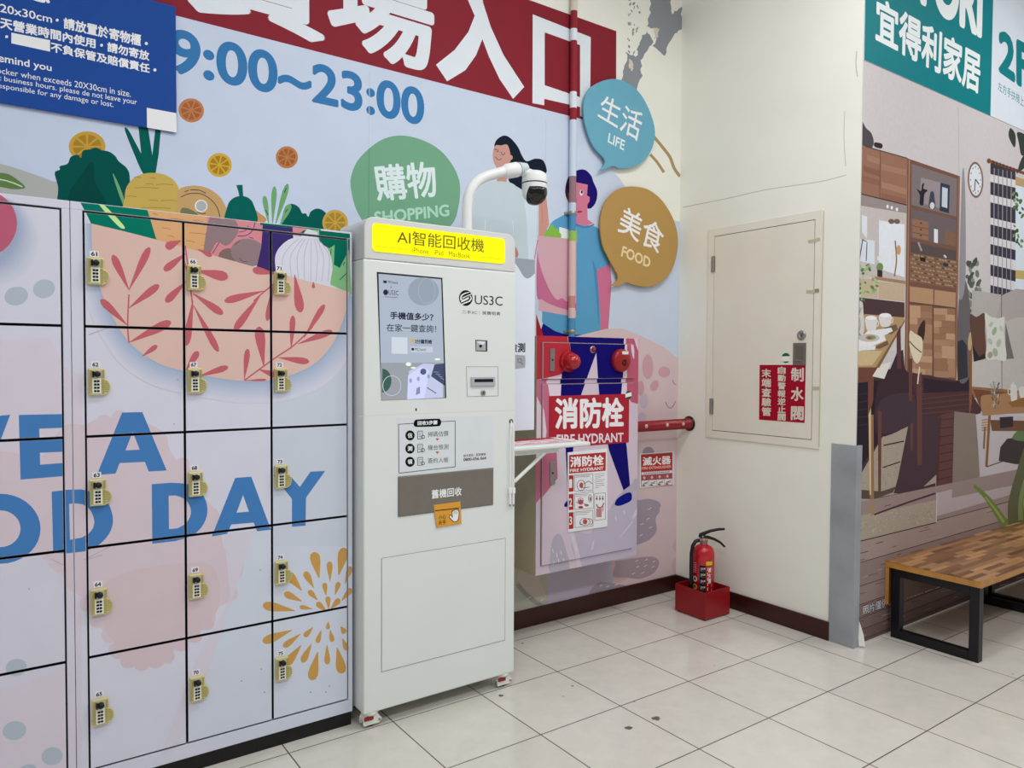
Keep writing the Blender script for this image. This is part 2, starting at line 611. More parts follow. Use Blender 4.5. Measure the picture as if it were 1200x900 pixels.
# sausage roll, aubergine tops, lettuce
a.blob('bb9763', [(209, 223), (222, 218), (238, 219), (252, 226), (262, 238), (268, 262), (208, 262), (207, 240)])
a.stroke('4d4748', [(212, 231), (222, 227), (236, 227.5), (248, 235), (255, 245), (257.5, 255)], 1)
a.stroke('4d4748', [(216, 225), (221, 223)], 1)
a.stroke('4d4748', [(223, 222.6), (233, 223), (241, 226.5)], 1)
a.blob('6f7250', [(213, 244), (222, 245), (232, 252), (213, 252)])
a.ell('d8d3cb', 235.5, 241.5, 7.6, 7.4)
a.ell('a3aaa6', 235.7, 241.5, 5.9, 6)
a.stroke('4d4748', [(231, 248.5), (236, 250.5), (241, 250)], 1)
a.blob('bb8a55', [(296, 246), (304, 250), (312, 258), (300, 266)])
a.poly('005f50', [(276.6, 217), (284, 216.6), (285, 231), (280.5, 231.5), (279, 224)])
a.blob('005b50', [(265, 262), (266, 243), (271, 234), (280, 230), (290, 231.5), (297, 240), (300, 262)])
LG = '6aa06a'
a.leaf(LG, 315, 264, 309.5, 229.5, 6.2)
a.leaf(LG, 319, 264, 321.5, 218.5, 6.4)
a.leaf(LG, 322, 265, 337, 215.5, 7)
a.blob('00564c', [(329, 262), (334, 243), (342, 239), (350, 243), (354, 250), (358, 250), (361, 254), (364, 248), (372, 244.5), (381, 249), (386, 262), (380, 275), (330, 275)])
a.leaf(LG, 327, 266, 340, 239.5, 7)
for x0, y0, x1, y1 in ((311, 246, 314, 252), (333, 226, 335.5, 220), (334, 249, 337, 245)):
    a.stroke('004d46', [(x0, y0), (x1, y1)], 1)
citrus(a, 392.5, 261, 15, 15, 'c19a47', 'a08130', 0)
# green talk bubble
a.blob('6e9f80', [(410.5, 217), (411.7, 205), (418.4, 189), (432, 174.5), (448, 163.5), (466, 159), (484.5, 161), (503, 168), (517.5, 178), (529.7, 193), (537, 208.7), (539, 223), (537, 242), (530, 262), (505, 285), (470, 287), (436, 272), (421, 253), (414, 236)])
a.stroke('5d8a72', [(432.6, 174), (431.6, 262)], .8)
a.text('d2dfe0', '購物', q4(435.5, 194, 508.3, 188.5, 513.2, 231, 442, 236), 0.022)
a.text('a9d0b9', 'SHOPPING', q4(437.8, 248, 525.4, 239.2, 526.6, 253.3, 438.6, 263), 0.03)
# woman in the grey white dress
HAIR = '141d2b'
a.blob(HAIR, [(580, 176), (581, 165), (590, 159), (598, 162), (606.5, 172), (611.7, 183), (617, 189), (627, 186), (636, 188), (640, 197), (639.5, 203), (630, 212), (618, 224), (606, 219), (596, 212), (594, 190)])
a.poly('b58a7a', [(582, 196), (595, 196), (593, 216), (582, 214)])
a.poly('c0937f', [(577.3, 215), (581, 213), (594, 213), (593.5, 216.5), (587, 215.5)])
a.poly('bd8f84', spline([(577, 182), (580, 171), (587, 170.5), (594.5, 170), (598, 182), (597.5, 190), (592, 196), (585, 198), (579.5, 193)], 5))
a.ell('bd8f84', 598.5, 184.6, 2, 2.8)
for p in ([(579.5, 174), (580.5, 176), (582, 174.5)], [(581.5, 178), (583.5, 177.5), (583, 175.5)], [(587, 178), (588.5, 181.5), (591, 180.5), (590.5, 178.5)], [(580, 184), (584, 187.5), (587.5, 186)]):
    a.stroke('4a3a3c', p, .7)
a.poly('b8c5cb', spline([(553, 330), (552, 270), (554, 238), (562, 221), (576, 213.5), (592, 213), (603, 217), (613, 230), (616.5, 252), (618, 290), (622, 310), (605, 335)], 6))
a.poly('c6d2dc', [(614, 236), (628.6, 240), (629, 305), (619, 306), (617, 260)])
a.stroke('d3dbe2', [(568.5, 257), (568, 275)], .6)
a.stroke('d3dbe2', [(600.5, 258), (601.5, 276)], .6)
a.poly('b07a6c', [(600, 283), (605, 291), (607.5, 298), (606, 302), (600, 302)])
a.poly('bf8d80', [(631, 238), (640, 231.5), (641.5, 245), (643.2, 263), (637, 277), (631, 277)])
a.stroke('a8766c', [(634.5, 240), (635.5, 262)], .5)
# man with the paper bag
a.blob('2b1a33', [(662, 224), (664, 212), (668, 207), (668, 236), (664, 233)])
a.poly('8a5a48', [(665, 228), (668, 216), (668, 240), (665.5, 237)])
a.poly('1b0d63', spline([(670, 222), (673, 206), (675.5, 200), (685, 199), (692.5, 206), (695, 213), (699.7, 225), (697.5, 238), (690, 244.7), (680, 238), (672, 230)], 5))
BL = '5694bb'
a.poly(BL, spline([(643, 266), (653, 256), (668, 251), (681, 262.5), (697, 265.5), (706, 275), (711, 300), (714, 309.5), (705, 316), (700, 318), (702.5, 350), (703, 393), (670, 396), (650, 388), (636, 379), (635, 364), (634, 300)], 4))
a.poly('c4748b', [(674, 213.5), (688.5, 216.5), (687.5, 229), (690.8, 231), (690.5, 236), (688, 240), (688.3, 257), (695, 262), (685, 265), (674, 261.5), (673, 240), (671, 225)])
a.stroke('43749a', [(674, 263), (685, 266.5), (696, 263)], 1.6)
a.ell('f0f0f4', 681, 226, 1.9, 3.3)
a.ell('26203c', 681.4, 225.2, 1.2, 2)
a.ell('9a2f4d', 679, 248.3, 3.2, 1.2, -6)
a.stroke('b05578', [(675, 233), (675.5, 237), (674.5, 238)], .6)
a.poly('c06b8a', [(699, 316.7), (714.5, 309.5), (716.5, 331), (712, 393), (703.7, 393), (702, 353)])
a.poly('4a83ab', [(694, 303), (699, 317), (702, 353), (701.5, 385), (698, 345)])
a.poly('1a1270', [(636, 379), (650, 388), (664, 392.5), (704, 392), (731, 396), (731, 410), (628, 410), (632, 392)])
a.poly('9a2029', [(628, 368), (636, 392), (636, 404), (628, 404)])
a.poly('d9e4e6', [(655, 266), (667, 269), (667, 281), (655, 280)])
a.poly('8fb35a', [(675, 266), (676, 272), (676, 284), (669, 284), (669, 274), (672, 275)])
a.poly('7db045', [(637, 276), (640, 269), (642.5, 270), (644, 265), (648, 262.5), (649.5, 268), (653, 267.5), (655, 272), (657.5, 275), (657, 281), (640, 281)])
a.poly('c8a0aa', [(629.7, 276), (658, 279), (675, 281), (674.8, 372), (660, 369), (631, 364), (630.6, 320)])
a.poly('b9688a', spline([(629, 293), (630.7, 303.5), (636, 322), (644.4, 341), (652, 351), (658.4, 349.4), (663, 353), (674, 355), (674, 364), (660, 362), (644, 356.4), (635, 351), (628.6, 345.5)], 4))
a.stroke('c06b8a', [(630, 281), (627.5, 294), (626, 304)], 1.2)
# pale pink field behind the hydrant cabinet
PK = 'c9b4b7'
a.poly(PK, [(630, 405), (710, 385.4), (729, 385), (755, 395.5), (777, 406.5), (792.6, 419), (800, 425), (800, 712), (560, 770), (560, 640), (625, 600)])
for cx, cy, rx, ry, r in ((758.7, 430, 6.4, 14.5, 0), (778, 436, 7, 6.5, 0), (766.5, 452, 4.6, 6.8, 25), (750.5, 455, 4, 9, 0)):
    a.ell('c096a0', cx, cy, rx, ry, r)
GR, GV = '9a8f9d', 'b9aab8'
a.ell(GV, 754.5, 470, 5, 9)
a.ell(GV, 752, 490, 5, 7)
a.ell('92878f', 759.5, 531, 7, 7.5)
a.stroke('7d7178', [(779.5, 471), (782.5, 477), (787, 477.5), (791.5, 470)], .9)
a.stroke('7d7178', [(788, 445), (789, 449), (792, 451)], .9)
a.ell(GR, 760, 592, 14, 7)
a.blob(GR, [(740, 590), (750, 586), (761, 584.6), (771, 589), (772.5, 599), (768, 607.5), (769, 622), (761, 632), (748, 637.7), (738, 640)])
a.blob('a19099', [(715, 660), (730, 656), (745, 653.7), (765, 652.4), (772, 659), (766, 671), (750, 678), (735.7, 677), (718, 675)])
a.blob('c7a9a5', [(640, 664), (715, 655), (718, 675), (735, 678), (700, 690), (640, 690)])
a.poly('b0a7b8', [(641, 668), (717.5, 655), (718, 692), (642, 712)])
a.blob(GR, [(700, 683), (722, 684), (742, 690), (720, 702), (690, 700)])
a.blob('c7a2ad', [(788, 640), (794, 628), (799, 640), (799, 672), (790, 672), (787, 660), (792, 650)])
a.poly('aaa79b', [(560, 660), (641, 668), (642, 714), (560, 745)])
a.blob('b6aaa0', [(605, 676), (615, 665), (625, 666), (640, 700), (632, 702), (616, 690)])
a.stroke('8f8d84', [(606, 684), (614, 694), (628, 706), (640, 712)], 5)
for x, y in ((761, 596), (759, 608), (752, 614), (762, 618), (751, 627), (746, 657), (757, 656), (766, 658), (747, 664), (756, 663), (765, 664), (742, 672), (753, 671), (704, 686), (712, 687), (722, 685), (665, 702), (620, 700), (635, 703)):
    a.stroke('d9d0d6', [(x - 1.8, y + 1), (x + 1.8, y - 1)], .7)
a.emit(mb, None, 0.0022, 0.00006)
tag(mb.build('wall_mural'), 'printed shopping mural with red banner, opening hours, fruit and two people on the back wall', 'mural')

# blue notice
mb = MB()
BLUE = ink('20478f')
mb.box(-2.9, -1.177, 1.024, 1.0312, 2.502, 3.03, BLUE, 0.0015)
a = Art(Plane('y', 1.024))
W = 'dfe4f2'
a.text(W, '您', q4(28, -28, 58, -21, 58.7, 5.5, 30, -2), 0.035)
a.text(W, '20x30cm', q4(0, 4, 61, 18, 61, 27, 0, 14), 0.012)
a.ell(W, 67, 23.6, 1.7, 1.7)
a.text(W, '請放置於寄物櫃', q4(74.5, 20, 165.5, 40.5, 165, 54.5, 74.5, 33.5), 0.03)
a.ell(W, 171.5, 51, 1.8, 1.8)
a.text(W, '天營業時間內使用', q4(0, 19.5, 112, 45.5, 112, 57, 0, 33), 0.03)
a.ell(W, 119, 53, 1.7, 1.7)
a.text(W, '請勿寄放', q4(125.7, 48.7, 175, 60, 175, 71.5, 125.7, 60.5), 0.03)
a.ell(W, 7.8, 43, 1.7, 1.7)
a.poly(W, q4(13.3, 38.2, 58.7, 47.1, 58.7, 60.5, 13.3, 50.7))
a.text(W, '不負保管及賠償責任', q4(59.5, 48.8, 175.5, 75, 175.5, 86, 59.5, 60.5), 0.03)
a.ell(W, 181.5, 82, 1.8, 1.8)
a.text(W, 'emind you', q4(-2, 62.5, 60.5, 75.5, 60.5, 86, -2, 75), 0.015)
a.text(W, 'ocker when exceeds 20X30cm in size.', q4(-4, 78.4, 153.3, 106.2, 153.3, 113.8, -4, 85.4), 0.0)
a.text(W, 't business hours. please de not leave your', q4(-2, 87.8, 160.6, 116.4, 160.6, 124.8, -2, 95.6), 0.0)
a.text(W, 'esponsible for any damage or lost.', q4(-2, 97, 133, 119.2, 133, 127.6, -2, 104.6), 0.0)
a.poly(W, q4(172, 126.3, 206.6, 132.6, 207.2, 157.6, 172.4, 151.8))
a.emit(mb, (-2.9, -1.1775, 2.5025, 3.0295))
tag(mb.build('blue_notice_board'), 'blue notice panel with white Chinese and English locker rules at the top left', 'notice')

# talk bubbles standing off the wall
def bubble(name, h, pts, texts, label):
    pl = Plane('y', 1.008)
    uv = [pl.uv(*p) for p in spline(pts, 6)]
    mb = MB()
    mb.prism(uv, 'y', 1.008, 1.018, ink(h))
    cx, cy = sum(p[0] for p in uv) / len(uv), sum(p[1] for p in uv) / len(uv)
    for dx in (-.09, .09):
        mb.box(cx + dx - .02, cx + dx + .02, 1.018, 1.0385, cy - .1, cy + .1, ink(h))
    a = Art(pl)
    for t in texts:
        a.text(*t)
    a.emit(mb)
    tag(mb.build(name), label, 'sign', 'talk bubble boards on the back wall')
bubble('speech_bubble_sign', '66a0b5', [(684, 122), (687, 110), (694, 101), (709, 94), (724, 93), (740, 100), (752.5, 113), (762.5, 133), (767.5, 152.5), (766, 168), (761, 180), (752.5, 190), (740, 196), (726, 197), (719, 194.5), (712, 197), (702, 200.5), (702, 200.5), (707.5, 194), (709, 190), (707.5, 185), (696, 172), (688.5, 155), (684.3, 138)],
       [('e6ecef', '生活', q4(706.5, 110, 754.5, 133, 748, 166.5, 700, 137), 0.008), ('d5e9ec', 'LIFE', q4(713.7, 155.5, 733, 165, 731, 176.5, 712, 166.5), 0.02)],
       'blue talk bubble board with white lettering LIFE near the wall corner')
bubble('speech_bubble_sign', 'aa8850', [(703.5, 264), (706.5, 244), (714, 230), (726, 221), (741, 218.5), (759, 222), (774, 233), (786, 250.5), (793, 269), (794.5, 288), (790.5, 308), (783, 323), (771, 333), (756, 336), (742, 333.5), (734, 331), (728, 334), (717, 335), (717, 335), (723, 329), (724, 323), (720, 315), (713, 302), (706, 286)],
       [('ecebe8', '美食', q4(731, 240, 780, 266, 774, 299, 723, 271), 0.01), ('dcc59c', 'FOOD', q4(729.9, 287.7, 762.8, 301.8, 761.3, 314.4, 727.5, 300.3), 0.03)],
       'mustard talk bubble board with white lettering FOOD below the blue bubble')

# conduit running down the wall to the hydrant cabinet, wrapped in the same print
mb = MB()
cols = [(-14, 'c9c2b6'), (13, '8b2a35'), (34, 'd3d9e4'), (48, '8b2a35'), (108, 'd3d9e4'), (127, '8b2a35'), (141, 'c3cddb'), (207, '8f6f78'), (238, 'bcc7d6'), (252, '4d88b0'), (271, '8fb35a'), (283, 'cdb2ae'), (347, 'b9817f'), (361, 'cdb2ae'), (373, '4d86ad'), (397, None)]
PPx = Plane('y', 1.012)
xc = PPx.uv(671.2, 200)[0]
zs = [PPx.uv(671.2, y)[1] for y, _ in cols]
zs[0] = 4.3
for i in range(len(cols) - 1):
    mb.lathe([(0.0205, zs[i + 1]), (0.0205, zs[i])], (xc, 1.012, 0), ink(cols[i][1]), seg=20)
c = thing('conduit_pipe', 'slim vertical conduit wrapped in mural print running down to the hydrant cabinet', 'pipe', (xc, 1.012, 1.69))
part(mb, 'pipe', c)
mb = MB()
STEEL = mat('dull_steel', '#a3a19c', rough=0.35, metal=0.8, noise=0.08, k=1.0)
for z in (2.42, 1.72):
    mb = MB()
    mb.lathe([(0.0215, z - .012), (0.0245, z - .008), (0.0245, z + .008), (0.0215, z + .012)], (xc, 1.012, 0), STEEL, seg=20)
    mb.box(xc - .042, xc + .042, 1.026, 1.0375, z - .008, z + .008, STEEL, .001)
    part(mb, 'pipe_clip', c, 'steel pipe clip')

# ---------------------------------------------------------------- lockers
PL = Plane('y', 0.518)
LOCKW = ink('c9c9d7')
GAP = mat('black_gap', '#0d0b0e', rough=0.6, noise=0)
KICK = mat('black_plinth', '#0b090c', rough=0.4, noise=0.2, scale=10)
BRASS = mat('pale_brass_casting', '#c6bd84', rough=0.38, metal=0.25, noise=0.06)
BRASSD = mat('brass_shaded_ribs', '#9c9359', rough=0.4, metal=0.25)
KEYW = mat('ivory_keypad', '#e4e2d3', rough=0.4)
BLK = mat('black_plastic', '#0c0b0c', rough=0.35, noise=0.05)
CHR = mat('grey_dial_plate', '#b3b2ac', rough=0.3, metal=0.5)

a = Art(PL)
# washes of pale pink and blue under the lettering
a.poly('c3c9d6', [(300, 620), (420, 590), (420, 850), (196, 880), (238, 780)])
a.poly('bfc5d1', [(318, 400), (420, 395), (420, 640), (318, 640)])
a.poly('cbc3cf', [(-60, 400), (60, 396), (75, 430), (96, 440), (96, 900), (-60, 930)])
PINK = 'cabbc4'
a.blob(PINK, [(-50, 540), (15, 530), (40, 545), (74, 500), (98, 498), (112, 492), (122, 498), (140, 486), (190, 505), (198, 525), (208, 540), (222, 548), (228, 572), (246, 590), (258, 605), (262, 640), (276, 650), (285, 655), (284, 672), (276, 684), (278, 700), (256, 712), (244, 730), (222, 752), (205, 760), (200, 778), (182, 774), (172, 781), (158, 781), (140, 770), (132, 752), (118, 735), (110, 720), (96, 700), (80, 690), (72, 672), (50, 655), (-50, 650)])
for x, y, rx, ry in ((136, 762, 9, 9), (128, 744, 9, 10), (114, 727, 9, 9), (102, 708, 9, 9), (150, 775, 9, 8), (184, 774, 9, 8), (244, 724, 9, 9), (60, 668, 10, 8), (228, 568, 8, 9), (214, 543, 8, 7), (122, 493, 9, 7), (140, 488, 9, 7)):
    a.ell(PINK, x, y, rx, ry)
a.blob('c8b6bc', [(120, 690), (150, 670), (216, 660), (250, 665), (256, 712), (222, 750), (205, 760), (198, 776), (182, 774), (172, 781), (158, 781), (142, 771), (134, 752), (124, 738)])
for x, y in ((150, 776), (166, 779), (182, 776), (196, 769), (212, 756), (228, 746), (242, 731), (139, 765)):
    a.ell('c8b6bc', x, y, 9, 7)
a.poly('c9c4d0', [(262, 628), (298, 622), (240, 800), (205, 880), (190, 884), (222, 790), (270, 700)])
a.blob('c7c6d4', [(-60, 650), (30, 646), (60, 665), (74, 690), (74, 780), (-60, 800)])
# bubbles on the left locker
for x, y, rx, ry in ((19, 347, 14, 11), (51.5, 338.5, 13, 11), (19, 782, 12.5, 10), (17, 856, 14, 11), (61, 886, 12.5, 10.5), (32, 902, 11, 6), (-30, 870, 14, 12), (-20, 900, 14, 12)):
    a.ell('a9b3bf', x, y, rx, ry, -12)
def mixh(h0, h1, t):
    return ''.join('%02x' % round(int(h0[i:i + 2], 16) * (1 - t) + int(h1[i:i + 2], 16) * t) for i in (0, 2, 4))
for k in range(24, 0, -2):
    h = mixh('8d9bb5', 'c9c9d7', (k / 24) ** .7)
    a.ell(h, -20 + k * .6, 267 + k * .7, 40 + k * .55, 42 + k * .5)
a.ell('b15a72', -22, 262, 42, 40)
# vegetables showing over the bowl rim
a.poly('006f5c', [(94, 237), (176, 240), (184, 281), (150, 275), (107, 263), (101, 250)])
a.blob('b9dc94', [(115.5, 238.5), (120, 238.5), (132, 250), (146, 266), (141, 267), (128, 254)], n=4)
a.poly('cf9f70', [(171, 240), (247.5, 250), (238, 299), (184, 283)])
for x0, y0, l in ((200, 256, 14), (179, 250, 6), (190, 267, 10), (222, 273, 22), (218, 282, 10), (236, 287, 6), (196, 276, 8), (226, 258, 12)):
    a.stroke('9c6e46', [(x0, y0), (x0 + l / 2, y0 + .5), (x0 + l, y0 + 2)], .6)
a.poly('c98289', [(243, 250), (309, 258), (309, 305), (240, 300)])
a.blob('8b7478', [(248, 250), (270, 252), (278, 262), (279, 272), (272, 283), (264, 288), (254, 284), (245, 299), (238, 298)])
a.stroke('4e3a6e', [(257, 284), (252, 292), (249, 297)], .9)
a.stroke('4a3f7c', [(299, 260), (296, 270), (288, 276), (278, 276.5)], 1)
a.stroke('4a3f7c', [(291, 264), (288, 270), (280, 272)], .8)
a.stroke('4a3f7c', [(292, 278), (297, 279.5)], .9)
a.ell('7b6560', 268, 300, 12, 9)
a.ell('8b7579', 291, 296, 21, 16, 12)
a.stroke('4c4043', [(280, 302), (284, 306), (290, 307)], .6)
a.stroke('4c4043', [(275, 287), (281, 282)], .6)
a.stroke('4c4043', [(306, 292), (308, 299)], .6)
a.poly('392a66', [(308, 262), (343, 266), (344, 290), (324, 322), (300, 316), (306, 290)])
a.poly('00604f', [(305, 261), (376, 268.5), (376, 270.5), (305, 263.5)])
a.poly('c98289', [(343, 266), (362, 268), (352, 277), (343, 276)])
a.blob('00604f', [(351, 274), (356, 270), (360, 271), (357, 277), (352, 277)])
a.poly('86b785', [(358, 268.4), (376, 270), (374, 280), (362, 276)])
a.poly('00614f', [(374, 270), (410, 274), (410, 345), (388, 318), (374, 284)])
a.poly('78ac78', [(380, 288), (386, 291), (392, 287), (391, 310), (398, 314), (409, 292), (412, 345), (384, 332)])
for x0, y0, x1, y1 in ((388, 292, 387, 300), (404, 307, 402, 311), (398, 328, 408, 318)):
    a.stroke('0a5a4e', [(x0, y0), (x1, y1)], 1)
a.blob('c9cad6', [(322, 305), (326, 292), (338, 281), (352, 277), (360, 269), (366, 270), (372, 273), (373, 282), (384, 292), (389, 308), (388, 324), (380, 345), (340, 345), (326, 325)])
for xt, xm, xb in ((350, 331, 332), (355, 340, 342), (358, 348, 350), (362, 356, 357), (365, 364, 364), (368, 372, 370), (370, 379, 377), (372, 386, 384)):
    a.stroke('a4a3b4', [(xt, 280), ((xt + xm) / 2, 288), (xm, 303), (xb, 330)], .6)
# bowl with its soft printed halo
BOWL = [(107, 262), (107.5, 285), (110, 310), (118, 340), (132, 372), (152, 402), (182, 424), (214, 434.5), (250, 442), (285, 446.5), (320, 445), (345, 438), (370, 425), (390, 402), (403, 372), (409.5, 342)]
RIM = [(107, 262), (147, 271.5), (184, 281), (245, 298), (320, 319), (409.5, 342)]
bl = spline(BOWL, 5, False)
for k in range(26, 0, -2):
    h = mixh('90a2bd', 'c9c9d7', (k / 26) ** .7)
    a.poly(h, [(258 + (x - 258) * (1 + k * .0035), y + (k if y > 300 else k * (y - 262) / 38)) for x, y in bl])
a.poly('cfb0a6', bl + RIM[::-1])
R = 'b65d66'
LV = [(151, 340, 132, 299, 9), (151, 340, 175, 290, 9), (151, 361, 186, 334, 9), (149, 381, 118, 351, 9), (152, 401, 200, 377, 11), (166, 418, 184, 405, 6),
      (218, 297, 192, 317, 9), (218, 330, 194, 354, 9), (212, 282, 194, 290, 10), (230, 317, 267, 325, 12), (226, 344, 261, 368, 9), (226.7, 358, 255.6, 412, 8),
      (226, 352, 218, 405, 9), (217.5, 434, 232, 412, 8), (233, 441, 267, 430, 7.5), (286, 445, 290, 409, 7), (309, 429, 303, 383, 12), (309, 341, 263, 353, 9),
      (305, 346, 274.5, 387, 9), (322, 321, 296, 316, 9), (320, 334, 313, 376, 7), (345, 322, 352, 366, 11), (367, 330, 367, 338, 4), (356, 396, 380, 357, 7),
      (349, 403, 389, 388, 8), (341, 409, 343, 370, 7), (326, 419, 362, 424, 8), (303, 433, 324, 440, 7), (286, 446, 312, 445, 3), (232, 292, 248, 300, 6)]
for l in LV:
    a.leaf(R, *l)
for p in ([(151, 402), (149.5, 380), (151, 345)], [(217, 288), (220, 312), (226, 362)], [(286, 446), (320, 421), (345, 404), (366, 383)], [(322, 332), (308, 343), (297, 353)], [(214, 300), (219, 318)]):
    a.stroke(R, p, 1.7)
# slogan
B = '4377b1'
a.poly(B, [(-66, 492), (-44, 490.5), (-27, 538), (-10, 488), (12, 486), (-18, 565), (-38, 567)])
a.poly(B, [(22, 486.2), (73.5, 485.2), (73.5, 501.3), (46, 502.3), (46.3, 515.5), (73.5, 514.3), (73.5, 529.4), (46.8, 530.5), (47, 544.5), (73.5, 542.5), (73.5, 558), (24, 562)])
a.poly(B, [(143, 483.4), (166.8, 482.9), (195.3, 551.3), (174.2, 552.5), (169.6, 541.2), (140.3, 542.6), (135.3, 554.9), (113.3, 556.8)], [[(155.5, 506), (163.7, 526.9), (147, 527.8)]])
def oval(cx, cy, rx, ry, n=36):
    return [(cx + rx * math.cos(2 * math.pi * i / n), cy + ry * math.sin(2 * math.pi * i / n)) for i in range(n)]
a.poly(B, oval(0.5, 619.5, 47, 41), [oval(0.5, 619.5, 23.5, 21.5)])
a.poly(B, [(60.5, 576), (78, 574)] + spline([(95, 573.5), (115, 579), (127, 590), (132.4, 608.7), (128, 625), (115, 639), (98, 646.5)], 5, False) + [(78, 648.5), (62.3, 648)],
       [[(81, 590.5), (90, 590)] + spline([(97, 591), (106, 598), (110.5, 612), (106, 623), (96, 630)], 4, False) + [(82, 632.5)]])
a.poly(B, [(177.8, 567.4)] + spline([(200, 565.6), (222, 568), (237, 579), (243, 596), (239, 613), (226, 627), (205, 634)], 5, False) + [(178.4, 637)],
       [[(197.5, 580.8)] + spline([(206, 580.5), (218, 586), (223.8, 599), (219, 612), (208, 619)], 4, False) + [(198, 620)]])
a.poly(B, [(275.5, 560), (294.4, 558.6), (317.3, 620.6), (301.2, 622.4), (297.2, 612.3), (271, 614.5), (266, 625.5), (248, 628.5)], [[(284.7, 580), (291.7, 599.5), (277, 600.8)]])
a.poly(B, [(320, 556.6), (339, 556.4), (351.3, 570.5), (363.7, 552.7), (381, 551.8), (358.6, 583), (358, 616), (342, 617.3), (342, 584.8)])
# firework
OR = 'bd9250'
for bx, by, tx, ty, w in ((367.7, 647, 373.8, 677.4, 12), (403.5, 642, 396.7, 674, 12), (386, 658, 386.5, 681, 7), (357, 670, 367.8, 689, 8), (336, 671, 353.6, 692, 11), (380, 683, 382, 698, 6), (397, 682, 392.5, 697, 6), (333, 695, 353.6, 704.6, 8.5), (361.5, 692, 372.3, 703.6, 6.5), (384, 699, 385, 714, 6), (371, 706, 383, 717, 7), (351, 711, 366, 713.5, 5.5), (398, 702, 387, 714, 7), (308, 709, 345, 715.5, 11), (412, 690, 400, 704, 7), (411, 664, 404, 684, 7),
                       (308, 752, 342, 738.3, 10.5), (332, 758, 352, 742.7, 7.5), (335, 779, 352.7, 756, 10), (356.5, 746, 366.5, 735, 6.5), (371.5, 753.5, 376.4, 738, 6), (354, 776, 365, 754, 8), (365, 797, 372.3, 764, 12), (383.5, 778.5, 383, 755.5, 7), (389.5, 752, 386.6, 737.7, 6), (401, 789, 394.9, 758.8, 12), (404.5, 742, 399, 734, 7), (407, 762, 401, 748, 7), (384, 737.5, 384.5, 728, 5)):
    a.leaf(OR, tx, ty, bx, by, w)
# grime and scratches
for x0, y0, x1, y1 in ((98, 656, 130, 640), (103, 655, 120, 650), (104, 392, 128, 384), (60, 655, 74, 662)):
    a.stroke('a8a0a6', [(x0, y0), (x1, y1)], .7)
for x, y in ((283, 798), (306, 784), (310, 811), (382, 811), (386, 804), (364, 811), (305, 668), (208, 445), (204, 497), (108, 845), (34, 690)):
    a.ell('8f8d98', x, y, 1.1, .7, rs.uniform(0, 90), 8)

def wrapped_box(x0, x1, z0, z1, y0, y1, name, parent, bev=0.0):
    mb = MB()
    mb.box(x0, x1, y0, y1, z0, z1, LOCKW if name != 'locker_door' else GAP, bev, 1)
    b = bev + .0004
    mb.face([(x0 + bev, y0 - .0001, z0 + bev), (x1 - bev, y0 - .0001, z0 + bev), (x1 - bev, y0 - .0001, z1 - bev), (x0 + bev, y0 - .0001, z1 - bev)], LOCKW)
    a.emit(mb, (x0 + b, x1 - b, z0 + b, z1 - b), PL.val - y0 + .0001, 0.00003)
    return part(mb, name, parent)

# one combination lock: rim, keypad, dial, ribbed thumb turn. Local origin: lower left of its plate
def lock_mesh():
    mb = MB()
    w, h = .049, .091
    mb.box(0, w, -.016, 0, 0, h, BRASS, .003)
    mb.box(.011, .037, -.0185, -.015, .006, .058, KEYW, .001)
    for i in range(4):
        z = .048 - i * .0112
        for k in range(2):
            mb.box(.0155 + k * .0092, .0235 + k * .0092, -.021, -.018, z - .0034, z + .0034, BLK, .0012, 1)
    mb.box(.010, .038, -.0185, -.015, .061, .084, CHR, .002)
    mb.lathe([(0.0, .017), (.0075, .017), (.0098, .013), (.0104, 0)], (.0255, -.018, .0725), BLK, (0, -1, 0), 20)
    mb.box(.0105, .0165, -.0265, -.018, .062, .083, BLK, .001, 1)
    for i in range(8):
        mb.box(.0395, .0475, -.0175, -.0155, .006 + i * .0062, .0092 + i * .0062, BRASSD)
    for i in range(3):
        mb.box(.041 + i * .0025, .0422 + i * .0025, -.017, -.0155, .058, .086, BRASSD)
        mb.box(.002 + i * .0028, .0033 + i * .0028, -.017, -.0155, .006, .086, BRASSD)
    pts = [(.044, .003)] + [(.045 + .0215 * math.cos(math.radians(t)), .028 + .027 * math.sin(math.radians(t))) for t in range(-68, 69, 8)] + [(.044, .056)]
    mb.prism(pts, 'y', -.0125, -.003, BRASS, .0015)
    for i in range(7):
        zz = .012 + i * .0058
        xx = .045 + .0215 * math.sqrt(max(0, 1 - ((zz - .028) / .027) ** 2)) - .003
        mb.box(.049, xx, -.0138, -.0122, zz - .0011, zz + .0011, BRASSD)
    return mb.build('combination_lock')
LOCK0 = lock_mesh()
LOCK_ME = LOCK0.data
bpy.data.objects.remove(LOCK0)
PLATE = mat('white_number_sticker', '#d9d8e2', rough=0.4)

